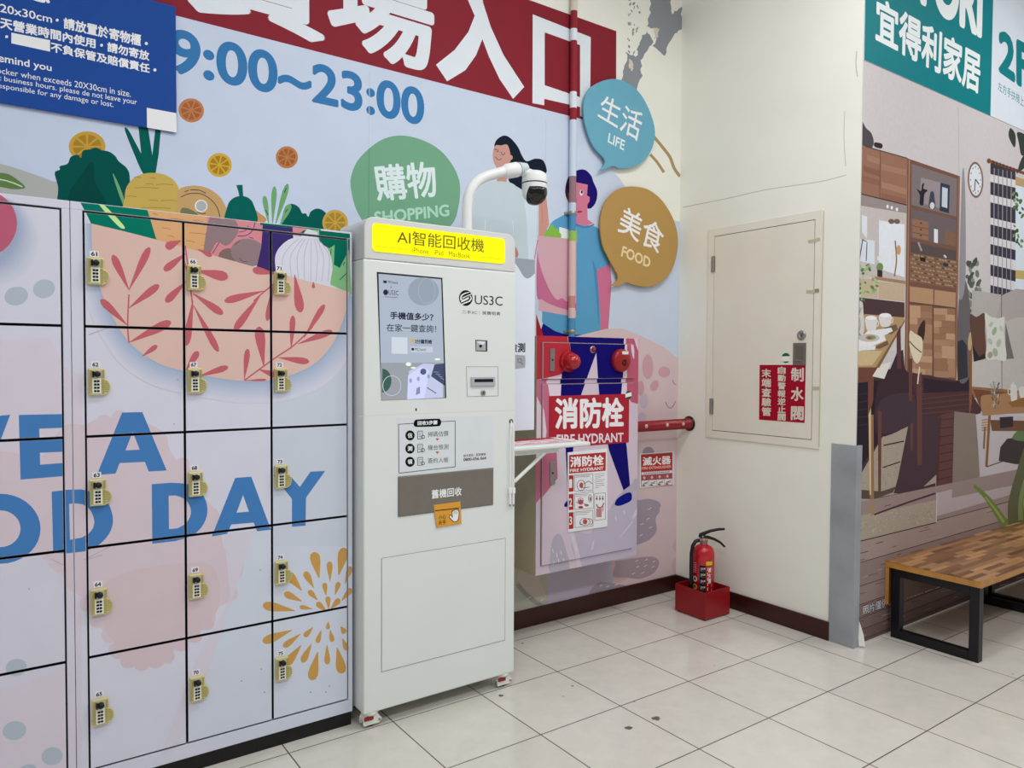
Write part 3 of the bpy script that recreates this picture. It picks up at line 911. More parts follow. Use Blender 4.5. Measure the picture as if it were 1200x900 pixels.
def locker_bank(cols, left, right, label, numbers):
    """cols: list of door (x0, x1)"""
    root = thing('locker_bank', label, 'lockers', ((left + right) / 2, .78, 0), 'lockers along the mural wall')
    rows = [2.042, 1.652, 1.275, .892, .511, .116]
    mb = MB()
    mb.box(left + .003, right - .003, .545, 1.02, .05, 2.07, LOCKW)
    mb.box(left + .006, right - .006, .541, .5452, .07, 2.06, GAP)
    part(mb, 'carcass', root)
    mb = MB()
    mb.box(left + .004, right - .002, .530, 1.015, 0, .058, KICK)
    part(mb, 'plinth', root)
    wrapped_box(left, right, 2.0445, 2.072, .519, .546, 'top_rail', root, .0015)
    wrapped_box(left, right, .060, .1125, .519, .546, 'bottom_rail', root, .0015)
    xs = [left] + [c for d in cols for c in d] + [right]
    if xs[1] - xs[0] > .012:
        wrapped_box(xs[0], xs[1] - .0015, .1125, 2.0445, .519, .546, 'side_post', root, .001)
    wrapped_box(xs[-2] + .0015, xs[-1], .1125, 2.0445, .519, .546, 'side_post', root, .001)
    n = 0
    for x0, x1 in cols:
        for r in range(5):
            d = wrapped_box(x0 + .0037, x1 - .0037, rows[r + 1] + .004, rows[r] - .004, .517, .540, 'locker_door', root, .0006)
            l = bpy.data.objects.new('combination_lock', LOCK_ME)
            COL.objects.link(l)
            lz = (1.795, 1.417, 1.036, .656, .271)[r]
            l.location = (x0 + .0095, .5172, lz)
            put(l, d)
            if numbers:
                mb = MB()
                px = Plane('y', .5155)
                ux, uz = x0 + .0225, lz + .0955
                mb.box(ux - .004, ux + .023, .5155, .5172, uz - .001, uz + .0195, PLATE)
                t = Art(px)
                t.uvtext('3a3a48', str(numbers + n), ux, ux + .019, uz + .002, uz + .0165, .04)
                t.emit(mb)
                part(mb, 'number_sticker', d)
            n += 1
    return root
locker_bank([(-1.575, -1.258), (-1.258, -.941), (-.941, -.625)], -1.612, -.604, 'wrapped locker bank of fifteen numbered doors, painted bowl of vegetables, beside the white kiosk', 61)
locker_bank([(-2.273, -1.956), (-1.956, -1.639)], -2.31, -1.614, 'locker bank with grey spots and a pink ball print, cut off by the left edge', 0)

# ---------------------------------------------------------------- phone recycling kiosk
KW = mat('white_powder_coat', '#d2d6d3', rough=0.38, noise=0.012, scale=4)
KH = mat('light_grey_header', '#c6c7c6', rough=0.4, noise=0.012, scale=4)
SEAM = mat('fine_dark_seam', '#77797a', rough=0.6, noise=0)
KX0, KX1, KY0, KY1 = -.588, .178, .44, .715
PK_ = Plane('y', KY0)
def pk(x, y):
    return PK_.uv(x, y)
kiosk = thing('recycling_kiosk', 'tall white phone recycling kiosk with lit yellow header and touch screen', 'kiosk', ((KX0 + KX1) / 2, .58, 0))
mb = MB()
mb.box(KX0, KX1, KY0, KY1, .068, 1.957, KW, .006, 2)
a2 = Art(PK_)
a2.stroke(SEAM.copy() if False else 'c3c7c5', [(421, 487.6), (603, 480.6)], .5)
a2.emit(mb)
part(mb, 'cabinet_body', kiosk)
# header
mb = MB()
r = .045
prof = [(KX0 + .004, 1.9585), (KX1 - .004, 1.9585), (KX1 - .004, 2.132 - r)] + [(KX1 - .004 - r + r * math.cos(t), 2.132 - r + r * math.sin(t)) for t in [math.pi / 16 * i for i in range(1, 8)]] + [(KX1 - .004 - r, 2.132), (KX0 + .004 + r, 2.132)] + [(KX0 + .004 + r - r * math.sin(t), 2.132 - r + r * math.cos(t)) for t in [math.pi / 16 * i for i in range(1, 8)]] + [(KX0 + .004, 2.132 - r)]
mb.prism(prof, 'y', KY0 + .001, KY1, KH, .004)
hd = part(mb, 'header', kiosk)
YEL = glow('fff200', 0.95)
mb = MB()
c4 = [pk(436.2, 261.6), pk(591.8, 279.8), pk(591, 310), pk(436.2, 293.5)]
x0, x1 = (c4[0][0] + c4[3][0]) / 2, (c4[1][0] + c4[2][0]) / 2
z1, z0 = (c4[0][1] + c4[1][1]) / 2, (c4[2][1] + c4[3][1]) / 2
r = .02
rr = [(x1 - r, z0 + r, -90), (x1 - r, z1 - r, 0), (x0 + r, z1 - r, 90), (x0 + r, z0 + r, 180)]
mb.prism([(cx + r * math.cos(math.radians(s + t)), cz + r * math.sin(math.radians(s + t))) for cx, cz, s in rr for t in range(0, 91, 15)], 'y', KY0 - .003, KY0 + .003, YEL)
t = Art(Plane('y', KY0 - .003))
OL = '6e6a1e'
t.text(OL, 'AI智能回收機', q4(465.5, 268.6, 567.5, 280.2, 567.3, 296, 465.3, 285.4), 0.008)
t.text('7a761a', 'iPhone · iPad · MacBook', q4(483.3, 290, 550.8, 297, 550.8, 303, 483.3, 295.8), 0.0)
t.stroke('b9b214', [(438, 288), (478, 292.5)], .5)
t.stroke('b9b214', [(556, 300.5), (588, 304)], .5)
t.emit(mb)
part(mb, 'lit_sign', hd, 'lit yellow sign panel with olive lettering')
# screen
mb = MB()
t = Art(PK_)
bz = q4(441.5, 318.6, 518.4, 325.6, 523, 466.5, 446.8, 469.4)
BZ = mat('black_bezel', '#0a0a0c', rough=0.3, noise=0)
t.poly(BZ, bz)
t.emit(mb, None, .0003)
t = Art(PK_)
SC = lambda h: glow(h, 0.88)
t.poly(SC('a3adbd'), q4(443.4, 320.8, 516.8, 327.2, 521.3, 466.2, 447, 469.2))
t.poly(SC('92979e'), q4(446, 425, 520, 425, 521.3, 466.2, 447, 469.2))
t.ell(SC('8d98a6'), 496, 341.5, 18, 16.5)
t.ring(SC('a2abae'), 500, 341, 10, 15, .6)
t.ell(SC('37594f'), 447.5, 446, 11, 14, 0, 24, -88, 90)
t.ring(SC('b9c0cb'), 459, 452, 11, 12, .8)
t.poly(SC('b9bedb'), [(479, 435), (496, 426), (518, 427), (519, 466), (477, 468)])
t.poly(SC('c7cdf0'), [(478, 440), (493, 430), (503, 434), (497, 467), (477, 468)])
t.ell(SC('4a5878'), 495.8, 435.5, 3.6, 3.6)
for x, y in ((481, 446), (490, 444), (502, 441)):
    t.ell(SC('8f98b4'), x, y, 1.6, 2.6)
t.poly(SC('7d87a0'), [(488, 455), (492, 453), (492, 461), (487, 463)])
t.poly(SC('3f4766'), [(509, 427), (520.2, 426), (521, 452), (505, 441)])
for i in range(4):
    t.stroke(SC('99a2c4'), [(508 + i * 2.6, 433 + i * 2.2 + 3), (514 + i * 2, 436 + i * 3)], .5, smooth=False)
t.stroke(SC('5d6680'), [(500, 454), (511, 461)], 1.2, smooth=False)
for x, y, rx, ry in ((478.5, 426.8, 3.2, 2.2), (484, 431, 2.9, 1), (512.5, 421, 3.4, 1.2)):
    t.ell(SC('e8ecd8'), x, y, rx, ry)
T1, T2 = SC('1c2530'), SC('33474c')
t.text(T1, 'MCheck', q4(454.5, 328.7, 466.3, 330.2, 466.3, 332.9, 454.5, 331.8), .01)
t.poly(T1, q4(449, 328.6, 453, 329, 453, 332, 449, 331.6))
t.text(T1, 'x', q4(457.3, 335.6, 459, 335.8, 459, 337.6, 457.3, 337.4))
t.ell(T1, 451.8, 342.6, 3, 3.3)
t.text(T1, 'US3C', q4(455.3, 339.6, 466.8, 341, 466.8, 346.2, 455.3, 345.3))
t.stroke(SC('5d6673'), [(450.5, 347.8), (466, 348.6)], .7, smooth=False)
t.text(T1, '手機值多少？', q4(456.9, 365, 507.8, 367.6, 507.5, 376.4, 456.9, 373.9), .03)
t.text(T2, '在家一鍵查詢！', q4(452.8, 379.2, 511, 381, 511, 389.9, 452.8, 388.4), .012)
t.poly(SC('c3cbd6'), q4(458.7, 394.8, 477.3, 395.3, 477.5, 414.8, 458.7, 414.4))
t.poly(SC('c7a92c'), [(482.5, 396.5), (484.5, 397), (483.5, 399.3), (484.5, 399.6), (481.3, 403.4), (481.8, 400.6), (480.5, 400.3)])
t.text(T1, '3分鐘到帳', q4(485.9, 397.2, 506, 398, 506, 403.2, 485.9, 402.7), .03)
t.poly(SC('b8c1ce'), q4(480.8, 406, 507, 406.4, 507, 413, 480.8, 412.9))
t.text(T1, 'MCheck', q4(486, 407.5, 499.3, 408, 499.3, 411.3, 486, 411))
t.poly(T1, q4(482, 407.6, 485, 407.7, 485, 410.8, 482, 410.7))
t.emit(mb, None, .0012)
part(mb, 'touch_screen', kiosk, 'lit touch screen with Chinese advert')
# brand mark
mb = MB()
t = Art(PK_)
INK = '15171a'
t.ell(INK, 545.8, 349.3, 8, 9.2, 0, 36)
KWH = 'd2d6d3'
t.poly(KWH, spline([(552, 342), (545, 344.5), (541.5, 347), (541, 350.5), (544, 350.6), (549, 348.2), (549.3, 350), (547, 351.6), (540.5, 354.5), (540.5, 353), (546.5, 350.6), (541, 352.5), (539.2, 351), (540, 346), (545, 343)], 2))
t.poly(KWH, [(553.5, 343.5), (542, 348.4), (541.6, 350), (550.6, 347), (551.5, 349.5), (549.5, 352.2), (539, 356.6), (539.8, 357.8), (550.5, 353.6), (553, 350), (551.8, 346.3), (545, 348.7), (545, 348), (553.3, 344.8)])
t.text(INK, 'US3C', q4(556.3, 345.8, 588.9, 347.6, 588.9, 358.4, 556.3, 356.4), 0.0)
t.text('3a3d40', '二手3C｜買賣租賃', q4(541.3, 363.2, 586.3, 365.5, 586.3, 369.9, 541.3, 367.6), .0)
t.emit(mb, None, .0003)
part(mb, 'brand_mark', kiosk, 'black round logo and lettering')
mb = MB()
t = Art(PK_)
t.ell('2a2a2a', 487.5, 480, .9, 2, 0, 12)
t.emit(mb, None, .0003)
part(mb, 'microphone_hole', kiosk)
# camera window
mb = MB()
t = Art(PK_)
t.poly(BZ, q4(557, 398.2, 571, 399, 571, 412, 557.3, 411.6))
t.emit(mb, None, .0003)
def frus(px, q, h, m):
    """small raised pyramid on the front from pixel corners q to its shrunken copy"""
    p = [PK_.uv(*c) for c in q]
    cx, cz = sum(c[0] for c in p) / 4, sum(c[1] for c in p) / 4
    i = [(cx + (c[0] - cx) * px, cz + (c[1] - cz) * px) for c in p]
    o3 = [(c[0], KY0 - .0005, c[1]) for c in p]
    i3 = [(c[0], KY0 - h, c[1]) for c in i]
    for k in range(4):
        mb.face([o3[k], i3[k], i3[(k + 1) % 4], o3[(k + 1) % 4]][::-1], m)
    mb.face(i3[::-1], m)
SIL = mat('silver_plastic', '#c3c6cc', rough=0.3, metal=0.4, k=.9)
frus(.25, q4(558, 399.5, 569.2, 400, 569.2, 411, 558, 410.6), .006, SIL)
cx, cz = pk(562.3, 405.5)
mb.lathe([(.0075, 0), (.007, .003), (0, .003)], (cx, KY0 - .0065, cz), BLK, (0, -1, 0), 18)
part(mb, 'scanner_window', kiosk, 'square silver scanner window with black lens')
# card reader
mb = MB()
t = Art(PK_)
t.frame('8e9293', q4(546.3, 429.8, 583.5, 429.8, 583.8, 464, 547.6, 464.8), .6)
t.emit(mb, None, .0003)
q = [pk(551.5, 440.9), pk(579.7, 440.9), pk(579.7, 452.3), pk(552.4, 453)]
mb.box(q[0][0], q[1][0], KY0 - .008, KY0 - .0004, q[2][1], q[0][1], SIL, .004, 2)
q = [pk(555, 444.2), pk(576.8, 443.7), pk(576.8, 447.6), pk(555, 448.4)]
mb.box(q[0][0], q[1][0], KY0 - .0086, KY0 - .007, q[2][1], q[0][1], BLK)
cr = part(mb, 'card_slot', kiosk, 'silver card slot in a square hatch')
mb = MB()
cx, cz = pk(566, 460.2)
mb.lathe([(.0125, 0), (.0125, .004), (.009, .005), (0, .005)], (cx, KY0 - .0004, cz), STEEL, (0, -1, 0), 20)
mb.box(cx - .0015, cx + .0015, KY0 - .0062, KY0 - .005, cz - .006, cz + .006, BLK)
part(mb, 'key_lock', cr, 'round steel key lock')
# instruction sticker
mb = MB()
t = Art(PK_)
t.poly('cdd2d7', q4(465, 490, 578, 487, 577.6, 545, 466, 557))
t.frame(INK, q4(467, 497.2, 533.4, 493.2, 533.4, 547, 467.5, 554.5), .7)
pill = [(486, 499.6), (484.6, 497), (486, 493), (490, 491.6), (512, 490.6), (515.6, 491.4), (517, 494.5), (515.8, 498.3), (512, 499.6), (490, 500.3)]
t.blob('101214', pill, n=3)
t.text('e8ebee', '回收3步驟', q4(489.3, 493.4, 512.6, 492.4, 512.6, 497.4, 489.3, 498.5), .03)
for i, (c, s) in enumerate((('估', '掃碼估價'), ('測', '機台檢測'), ('領', '簽約入帳'))):
    y = 15.45 * i
    t.ell('15171a', 480.4, 510.3 + y, 5.5, 5.9)
    t.text('e8ebee', c, q4(477.6, 507.3 + y, 483.2, 507.1 + y, 483.2, 513 + y, 477.6, 513.2 + y), .03)
    t.frame('3a3d40', q4(489.3, 505.4 + y, 495, 505 + y, 495, 514 + y, 489.3, 514.6 + y), .7)
    t.ring('3a3d40', 495.5, 512 + y, 2.3, 2.3, .7)
    for k in range(3):
        t.stroke('3a3d40', [(490.5, 507.4 + y + k * 2), (493.3, 507.2 + y + k * 2)], .5, smooth=False)
    t.text('26292c', s, q4(501.3, 506 + y, 525.3, 504.7 + y, 525.3, 511 + y, 501.3, 512.3 + y), .0)
    if i < 2:
        t.poly('b0553a', [(510.2, 513.8 + y), (514.8, 513.6 + y), (512.5, 516.6 + y)])
t.text('3a3d40', '更多資訊｜服務專線', q4(543, 532.6, 569.2, 530.4, 569.2, 533.8, 543, 536), .01)
t.text('26292c', '0800-056-564', q4(543, 537, 569.7, 534.9, 569.7, 538.5, 543, 540.5), .03)
t.emit(mb, None, .0003)
part(mb, 'instruction_sticker', kiosk, 'pale sticker listing the recycling steps')
# drop chute
mb = MB()
SM = mat('smoked_brown_flap', '#6d675f', rough=0.16, noise=0.03, spec=0.6)
q = [pk(467, 559.8), pk(577.2, 548.6), pk(576.6, 590.6), pk(467, 605)]
x0, x1, z0, z1 = q[0][0], q[1][0], (q[2][1] + q[3][1]) / 2, (q[0][1] + q[1][1]) / 2
mb.box(x0 - .004, x1 + .004, KY0 - .0025, KY0 - .0004, z0 - .004, z1 + .004, SEAM, .001, 1)
mb.box(x0, x1, KY0 - .005, KY0 - .001, z0, z1, SM, .0015, 2)
t = Art(Plane('y', KY0 - .005))
t.text('dfe1df', '舊機回收', q4(505.8, 574.2, 541, 570.5, 541, 580.5, 505.8, 584.8), .02)
t.emit(mb)
part(mb, 'deposit_flap', kiosk, 'smoked brown deposit flap with white lettering')
mb = MB()
t = Art(Plane('y', KY0 - .0052))
t.blob('d0953a', [(508.6, 593.5), (509.6, 591.6), (536, 588.3), (539.4, 588.6), (540.6, 611.5), (539.2, 613.6), (514, 617.6), (511.7, 616.4)], n=3)
t.text('2c2416', '小心', q4(513.8, 603.6, 522.6, 602.4, 522.6, 608, 513.8, 609.2), .01)
t.text('2c2416', '夾手', q4(513.8, 610.2, 522.6, 609, 522.6, 614.4, 513.8, 615.6), .01)
t.stroke('2c2416', [(510, 598.6), (524, 597), (538, 595.2)], 1.1)
t.blob('2c2416', [(526, 606), (528, 603), (530, 605), (529.6, 598.5), (537.4, 597), (538, 606), (536, 611), (531.5, 611.6)], n=4)
t.blob('e9e9e4', [(526.8, 605.8), (528, 604.2), (530.6, 606.6), (530.4, 599.3), (536.8, 598), (537.2, 605.8), (535.5, 610.2), (531.8, 610.8)], n=4)
for x in (532, 533.7, 535.3):
    t.stroke('2c2416', [(x, 598.6), (x + .1, 602.6)], .4, smooth=False)
t.emit(mb)
part(mb, 'warning_sticker', kiosk, 'orange pinch warning sticker with white hand')
# service panel
mb = MB()
q = [pk(447.5, 655.5), pk(592, 630.2), pk(591, 749.2), pk(447.2, 787.6)]
x0, x1, z0, z1 = (q[0][0] + q[3][0]) / 2, (q[1][0] + q[2][0]) / 2, (q[2][1] + q[3][1]) / 2, (q[0][1] + q[1][1]) / 2
mb.box(x0 - .0022, x1 + .0022, KY0 - .0012, KY0 - .0003, z0 - .0022, z1 + .0022, SEAM)
mb.box(x0, x1, KY0 - .0022, KY0 - .0004, z0, z1, KW, .0006, 1)
part(mb, 'service_panel', kiosk)
# hanging cable
mb = MB()
WC = mat('white_cable', '#dfe2e0', rough=0.4, noise=0)
cx, cz = pk(598.8, 493.8)
mb.lathe([(.0105, 0), (.0105, .003), (.007, .0035)], (cx, KY0 - .0003, cz), BLK, (0, -1, 0), 18)
for e0, e1 in ((596.2, 596), (600.4, 600)):
    pts = [(598.8, 494), ((598.8 * .4 + e0 * .6), 501), (e0, 515), (e1 + .4, 545), (e1, 573)]
    P3 = [(pk(*p)[0], KY0 - .012, pk(*p)[1]) for p in pts]
    P3[0] = (P3[0][0], KY0 - .001, P3[0][2])
    mb.tube(P3, .0032, WC, 8)
    ux, uz = pk(e1, 574)
    mb.box(ux - .008, ux + .008, KY0 - .018, KY0 - .0065, uz - .016, uz + .012, WC, .002)
    mb.box(ux - .0045, ux + .0045, KY0 - .016, KY0 - .0075, uz - .066, uz - .014, WC, .002)
    mb.box(ux - .003, ux + .003, KY0 - .0135, KY0 - .0095, uz - .076, uz - .064, STEEL)
part(mb, 'charging_cable', kiosk, 'white charging cable with two plugs')
# casters
CW = mat('ivory_caster_body', '#d8d7cf', rough=0.4)
RED = mat('red_brake_pedal', '#7e1f22', rough=0.35)
RUB = mat('black_rubber', '#141313', rough=0.6)
def caster(x, y):
    mb = MB()
    mb.lathe([(.0, .069), (.036, .069), (.037, .060), (.033, .052), (0, .052)], (x, y, 0), CW, seg=24)
    mb.lathe([(.0, -.014), (.023, -.014), (.0245, -.010), (.0245, .010), (.023, .014), (0, .014)], (x, y, .0245), RUB, (0, 1, 0), 26)
    pts = [(x + .0385 * math.cos(math.radians(t)), .0285 + .034 * math.sin(math.radians(t))) for t in range(-15, 200, 12)]
    for s in (-1, 1):
        mb.prism(pts + [(x - .036, .011), (x + .036, .011)], 'y', y + s * .019 - .004, y + s * .019 + .004, CW, .0015)
    mb.prism([(x + .036 * math.cos(math.radians(t)), .031 + .031 * math.sin(math.radians(t))) for t in range(0, 181, 12)], 'y', y - .016, y + .016, CW)
    mb.lathe([(.012, 0), (.012, .004), (0, .004)], (x + .034, y - .018, .026), CW, (0, -1, 0), 16)
    mb.lathe([(0, .004), (.005, .004), (.006, 0)], (x + .034, y - .022, .026), STEEL, (0, -1, 0), 12)
    c = part(mb, 'caster', kiosk, 'ivory swivel caster')
    mb = MB()
    mb.box(x - .036, x + .006, y - .030, y - .021, .033, .051, RED, .004)
    part(mb, 'brake_pedal', c, 'dark red brake pedal')
for x, y in ((-.545, .478), (.132, .478), (-.545, .675), (.132, .675)):
    caster(x, y)
# fold-down shelf on the right flank
mb = MB()
SZ = 1.135
mb.box(KX1 - .001, .655, KY0 + .005, KY1 + .02, SZ - .02, SZ, KW, .006)
sh = part(mb, 'folding_shelf', kiosk)
for y in (KY0 + .045, KY1 - .02):
    mb = MB()
    mb.box(KX1 - .001, KX1 + .022, y - .01, y + .01, SZ - .2, SZ - .021, KW, .002, 1)
    mb.box(KX1 + .004, .47, y - .009, y + .009, SZ - .045, SZ - .0205, KW, .002, 1)
    mb.tube([(KX1 + .012, y, SZ - .18), (.40, y, SZ - .035)], .0095, KW, 8)
    mb.lathe([(0, .003), (.007, .003), (.008, 0)], (KX1 + .018, y - .01, SZ - .175), STEEL, (0, -1, 0), 12)
    part(mb, 'shelf_bracket', sh)
# red and white leaflet lying on the shelf
mb = MB()
FL = mat('leaflet_paper', '#dccdd0', rough=0.5)
fx0, fx1, fy0, fy1 = KX1 + .02, .60, KY0 + .055, KY1 + .005
mb.box(fx0, fx1, fy0, fy1, SZ + .0003, SZ + .0012, FL)
RD = ink('a32833')
PKL = ink('cf9aa0')
def flat(x0, x1, y0, y1, m, z=SZ + .0014):
    mb.face([(x0, y0, z), (x1, y0, z), (x1, y1, z), (x0, y1, z)], m)
flat(fx0, fx1, fy1 - .06, fy1, RD)
flat(fx0, fx1, fy0, fy0 + .012, RD)
for i in range(5):
    for k in range(3):
        x, y = fx0 + .02 + i * .078, fy0 + .03 + k * .058
        flat(x, x + .066, y, y + .013, RD if (i + k) % 2 else PKL)
        flat(x, x + .062 - .012 * (i % 3), y + .014, y + .018, ink('8a8084'))
        flat(x, x + .05, y + .024, y + .028, ink('a59a9d'))
tag(mb.build('leaflet'), 'red and white printed leaflet lying on the kiosk side shelf', 'leaflet')
# white info board standing out from the kiosk flank
PBD = Plane('y', .70)
mb = MB()
q = [PBD.uv(603, 302.5), PBD.uv(627.2, 304), PBD.uv(626.4, 503.6)]
BW = ink('ced3dd')
mb.box(KX1 + .0006, q[1][0], .70, .713, q[2][1], q[1][1], BW, .0015)
t = Art(PBD)
GY = '8f949d'
t.poly(GY, spline([(600, 301), (614, 303), (627.5, 303)], 2, False) + [(627.3, 319.5)] + spline([(626, 321), (621, 325.5), (616.5, 326), (613, 323), (607, 313)], 4, False) + [(600, 304)])
t.poly('d4cdbd', [(600, 307), (605, 314), (603, 317), (600, 318)])
t.text('30343a', '檢測', q4(596.5, 402.5, 615.5, 401.5, 615.5, 412.8, 596.5, 413.4), .03)
t.blob('9b9ea3', [(592, 416.6), (612, 416.4), (615.4, 418), (615.4, 429), (612.5, 431.4), (592, 431.6)], n=3)
t.ring('4a4d52', 609, 422.5, 2.5, 2.6, .6)
t.stroke('4a4d52', [(610.6, 424.8), (612.6, 427.6)], .8, smooth=False)
t.emit(mb, (KX1, q[1][0] - .0015, q[2][1], q[1][1] - .0015))
tag(mb.build('info_board'), 'white upright info board with grey triangle, fixed behind the kiosk side shelf', 'board')

# dome camera on its bent pole
PV = Plane('y', .61)
def pv(x, y, dy=0):
    u, v = PV.uv(x, y)
    return Vector((u, .61 + dy, v))
WCAM = mat('white_camera_plastic', '#d5d6d4', rough=0.35, noise=0.01)
CLR = mat('pale_ribbed_collar', '#bcc5cc', rough=0.25)
cam_ = thing('security_camera', 'white dome security camera with black lens on bent pole above the kiosk', 'camera', (pv(547.5, 265).x, .61, 2.132))
mb = MB()
path = [pv(547.2, 300), pv(547.2, 255), pv(548, 236), pv(551.5, 223), pv(559, 213), pv(570, 206.8), pv(583, 203), pv(594, 199.8)]
path[0].z = 2.131
sm = []
for i in range(len(path) - 1):
    a0, b0, c0, d0 = path[max(0, i - 1)], path[i], path[i + 1], path[min(len(path) - 1, i + 2)]
    for s in range(5):
        k = s / 5
        sm.append(0.5 * (2 * b0 + (c0 - a0) * k + (2 * a0 - 5 * b0 + 4 * c0 - d0) * k * k + (3 * b0 - a0 - 3 * c0 + d0) * k ** 3))
sm.append(path[-1])
mb.tube(sm, .0245, WCAM, 20)
mb.lathe([(.055, 0), (.055, .006), (.034, .012)], (path[0].x, .61, 2.132), WCAM)
part(mb, 'pole', cam_)
mb = MB()
a0, b0 = pv(590, 201.3), pv(607, 198.5)
mb.tube([a0, a0 + (b0 - a0) * .25, a0 + (b0 - a0) * .9, b0], [.026, .036, .037, .032], WCAM, 20)
d0 = (b0 - a0).normalized()
for i in range(4):
    p = b0 + d0 * (.004 + .013 * i)
    mb.tube([p, p + d0 * .009], .034 - .003 * i, CLR, 20)
mb.tube([b0, pv(627, 206)], .024, WCAM, 14)
part(mb, 'swivel_mount', cam_, 'ribbed swivel mount')
mb = MB()
hc = pv(626.3, 222)
R_ = .063
hd_ax = Vector((.0, .0, 1))
mb.lathe([(0, .112), (R_ * .62, .110), (R_ * .88, .100), (R_ * .98, .085), (R_, .062), (R_, .053)], hc + Vector((0, 0, -.022)), WCAM, hd_ax, 36)
mb.lathe([(R_ * .97, .053), (R_ * .97, .047)], hc + Vector((0, 0, -.022)), BLK, hd_ax, 36)
mb.lathe([(R_, .047), (R_ * .99, .01)] + [(R_ * .99 * math.cos(t), .01 - R_ * .95 * math.sin(t)) for t in [math.pi / 2 * i / 10 for i in range(1, 11)]], hc + Vector((0, 0, -.022)), WCAM, hd_ax, 36)
part(mb, 'dome', cam_)
mb = MB()
LENS = mat('gloss_black_lens', '#050506', rough=0.08, noise=0, spec=0.6)
b = bmesh.new()
bmesh.ops.create_uvsphere(b, u_segments=48, v_segments=32, radius=R_ * 1.03)
tocam = (AX_R * .74 - AX_F * .42 - AX_U * .42).normalized()
lc = hc + Vector((0, 0, -.014))
bmesh.ops.bisect_plane(b, geom=b.verts[:] + b.edges[:] + b.faces[:], plane_co=tocam * (R_ * -.02), plane_no=tocam, clear_inner=True)
bmesh.ops.bisect_plane(b, geom=b.verts[:] + b.edges[:] + b.faces[:], plane_co=(0, 0, .030), plane_no=(0, 0, 1), clear_outer=True)
bmesh.ops.translate(b, vec=lc, verts=b.verts)
mb.bm(b, LENS, True)
mb.lathe([(.012, 0), (.010, .004), (0, .004)], lc + tocam * (R_ * 1.02), mat('lens_glass', '#1c1d22', rough=.05), tocam, 18)
part(mb, 'lens_window', cam_, 'glossy black lens window')

# ---------------------------------------------------------------- hydrant cabinet
HY = 0.80
PH = Plane('y', HY)
LAV = ink('c5b5c1')
OLV = mat('olive_cream_enamel', '#b5a886', rough=0.45, noise=0.05, scale=6)
hyd = thing('hydrant_cabinet', 'wall hydrant cabinet wrapped in the mural with navy trouser legs and red sign', 'hydrant cabinet', (.965, .92, .38))
t = Art(PH)
RB = 'a92d39'
t.poly('b5657f', [(625, 446), (641, 443), (646, 470), (650, 500), (652, 560), (628, 590)])
t.poly('d2c1cf', [(640, 446), (660, 440), (662, 470), (655, 520), (648, 500)])
t.poly('d0becb', [(627, 460), (636, 480), (639, 505), (636, 530), (627, 540)])
t.poly(RB, [(620, 380), (664.5, 391), (667.3, 412), (666, 434), (652, 440), (620, 447)])
NV = '120b62'
t.poly(NV, [(664.5, 385), (732, 385), (731.3, 402), (728.5, 440), (725.5, 470), (733, 525), (737.5, 577), (731, 579.5), (712, 527), (700.5, 462), (697.2, 413), (686, 444), (679, 464), (672, 500), (668, 560), (664, 580), (661, 520), (655.6, 462), (657, 436), (666, 433), (667.3, 412)])
t.poly('d2c1cf', [(731.3, 396), (734, 396), (733.2, 462), (725.5, 470), (728.5, 440)])
t.poly('b0566c', [(733.5, 380), (750, 380), (750, 474), (738, 471), (733, 462)])
t.blob('cdbfd0', [(738, 405), (740, 403), (742, 412), (743, 419), (740.5, 420), (738.5, 412)])
t.poly('cbb5c5', [(742, 394), (748, 394), (748, 412), (745, 404)])
t.blob('aaa2b2', [(748, 565), (735, 570), (722, 582), (712, 598), (706, 612), (708, 640), (748, 640)])
t.poly('b2a9bb', [(708, 600), (748, 572), (748, 660), (678, 668), (668, 640), (669, 622), (690, 625)])
t.poly('c9bcc9', [(748, 600), (735, 618), (722, 632), (738, 612), (748, 590)])
t.blob('aaa3b0', [(645, 636), (649, 627), (654, 625.5), (658, 631), (662, 645), (667, 668), (646, 672), (643, 655)])
t.stroke('c9bcc9', [(668, 622), (674, 645), (680, 668)], 5)
t.stroke('c9bcc9', [(694, 634), (692, 644)], 2)
SH = '0a1478'
t.blob(SH, [(719, 589.5), (722, 584), (731, 578), (737.5, 577), (739, 582), (737, 587), (726, 592), (720, 592)])
t.blob(SH, [(659.5, 592), (662, 587.5), (668, 583), (676, 582), (676, 592), (662, 593.5)])
for x, y in ((646.5, 645), (651, 650), (656, 647), (653, 656), (648, 660), (659, 656), (670, 630), (674, 643), (720, 607), (730, 600)):
    t.stroke('d6cdd8', [(x - .6, y - 2.4), (x + .6, y + 2.4)], .8)
q = [PH.uv(629, 390), PH.uv(747.2, 400), PH.uv(747.2, 653), PH.uv(627.6, 672)]
hx0, hx1, hz0, hz1 = .577, 1.342, .375, 1.682
mb = MB()
mb.box(hx0, hx1, HY, 1.0372, hz0, hz1, OLV, .002, 1)
mb.face([(hx0, HY - .0003, hz0), (hx1, HY - .0003, hz0), (hx1, HY - .0003, hz1), (hx0, HY - .0003, hz1)], LAV)
t.emit(mb, (hx0, hx1, hz0, hz1), .0004, .00006)
part(mb, 'cabinet_box', hyd)
def slab(name, x0, x1, z0, z1):
    mb = MB()
    mb.box(x0 - .003, x1 + .003, HY - .004, HY - .001, z0 - .003, z1 + .003, mat('olive_groove', '#6e6546', rough=.6))
    mb.box(x0, x1, HY - .011, HY - .003, z0, z1, LAV, .001, 1)
    t.emit(mb, (x0 + .001, x1 - .001, z0 + .001, z1 - .001), .0112, .00006)
    return part(mb, name, hyd)
slab('alarm_panel', .612, 1.297, 1.447, 1.646)
hdoor = slab('cabinet_door', .612, 1.297, .428, 1.418)
def on(pl, x, y):
    return pl.uv(x, y)
mb = MB()
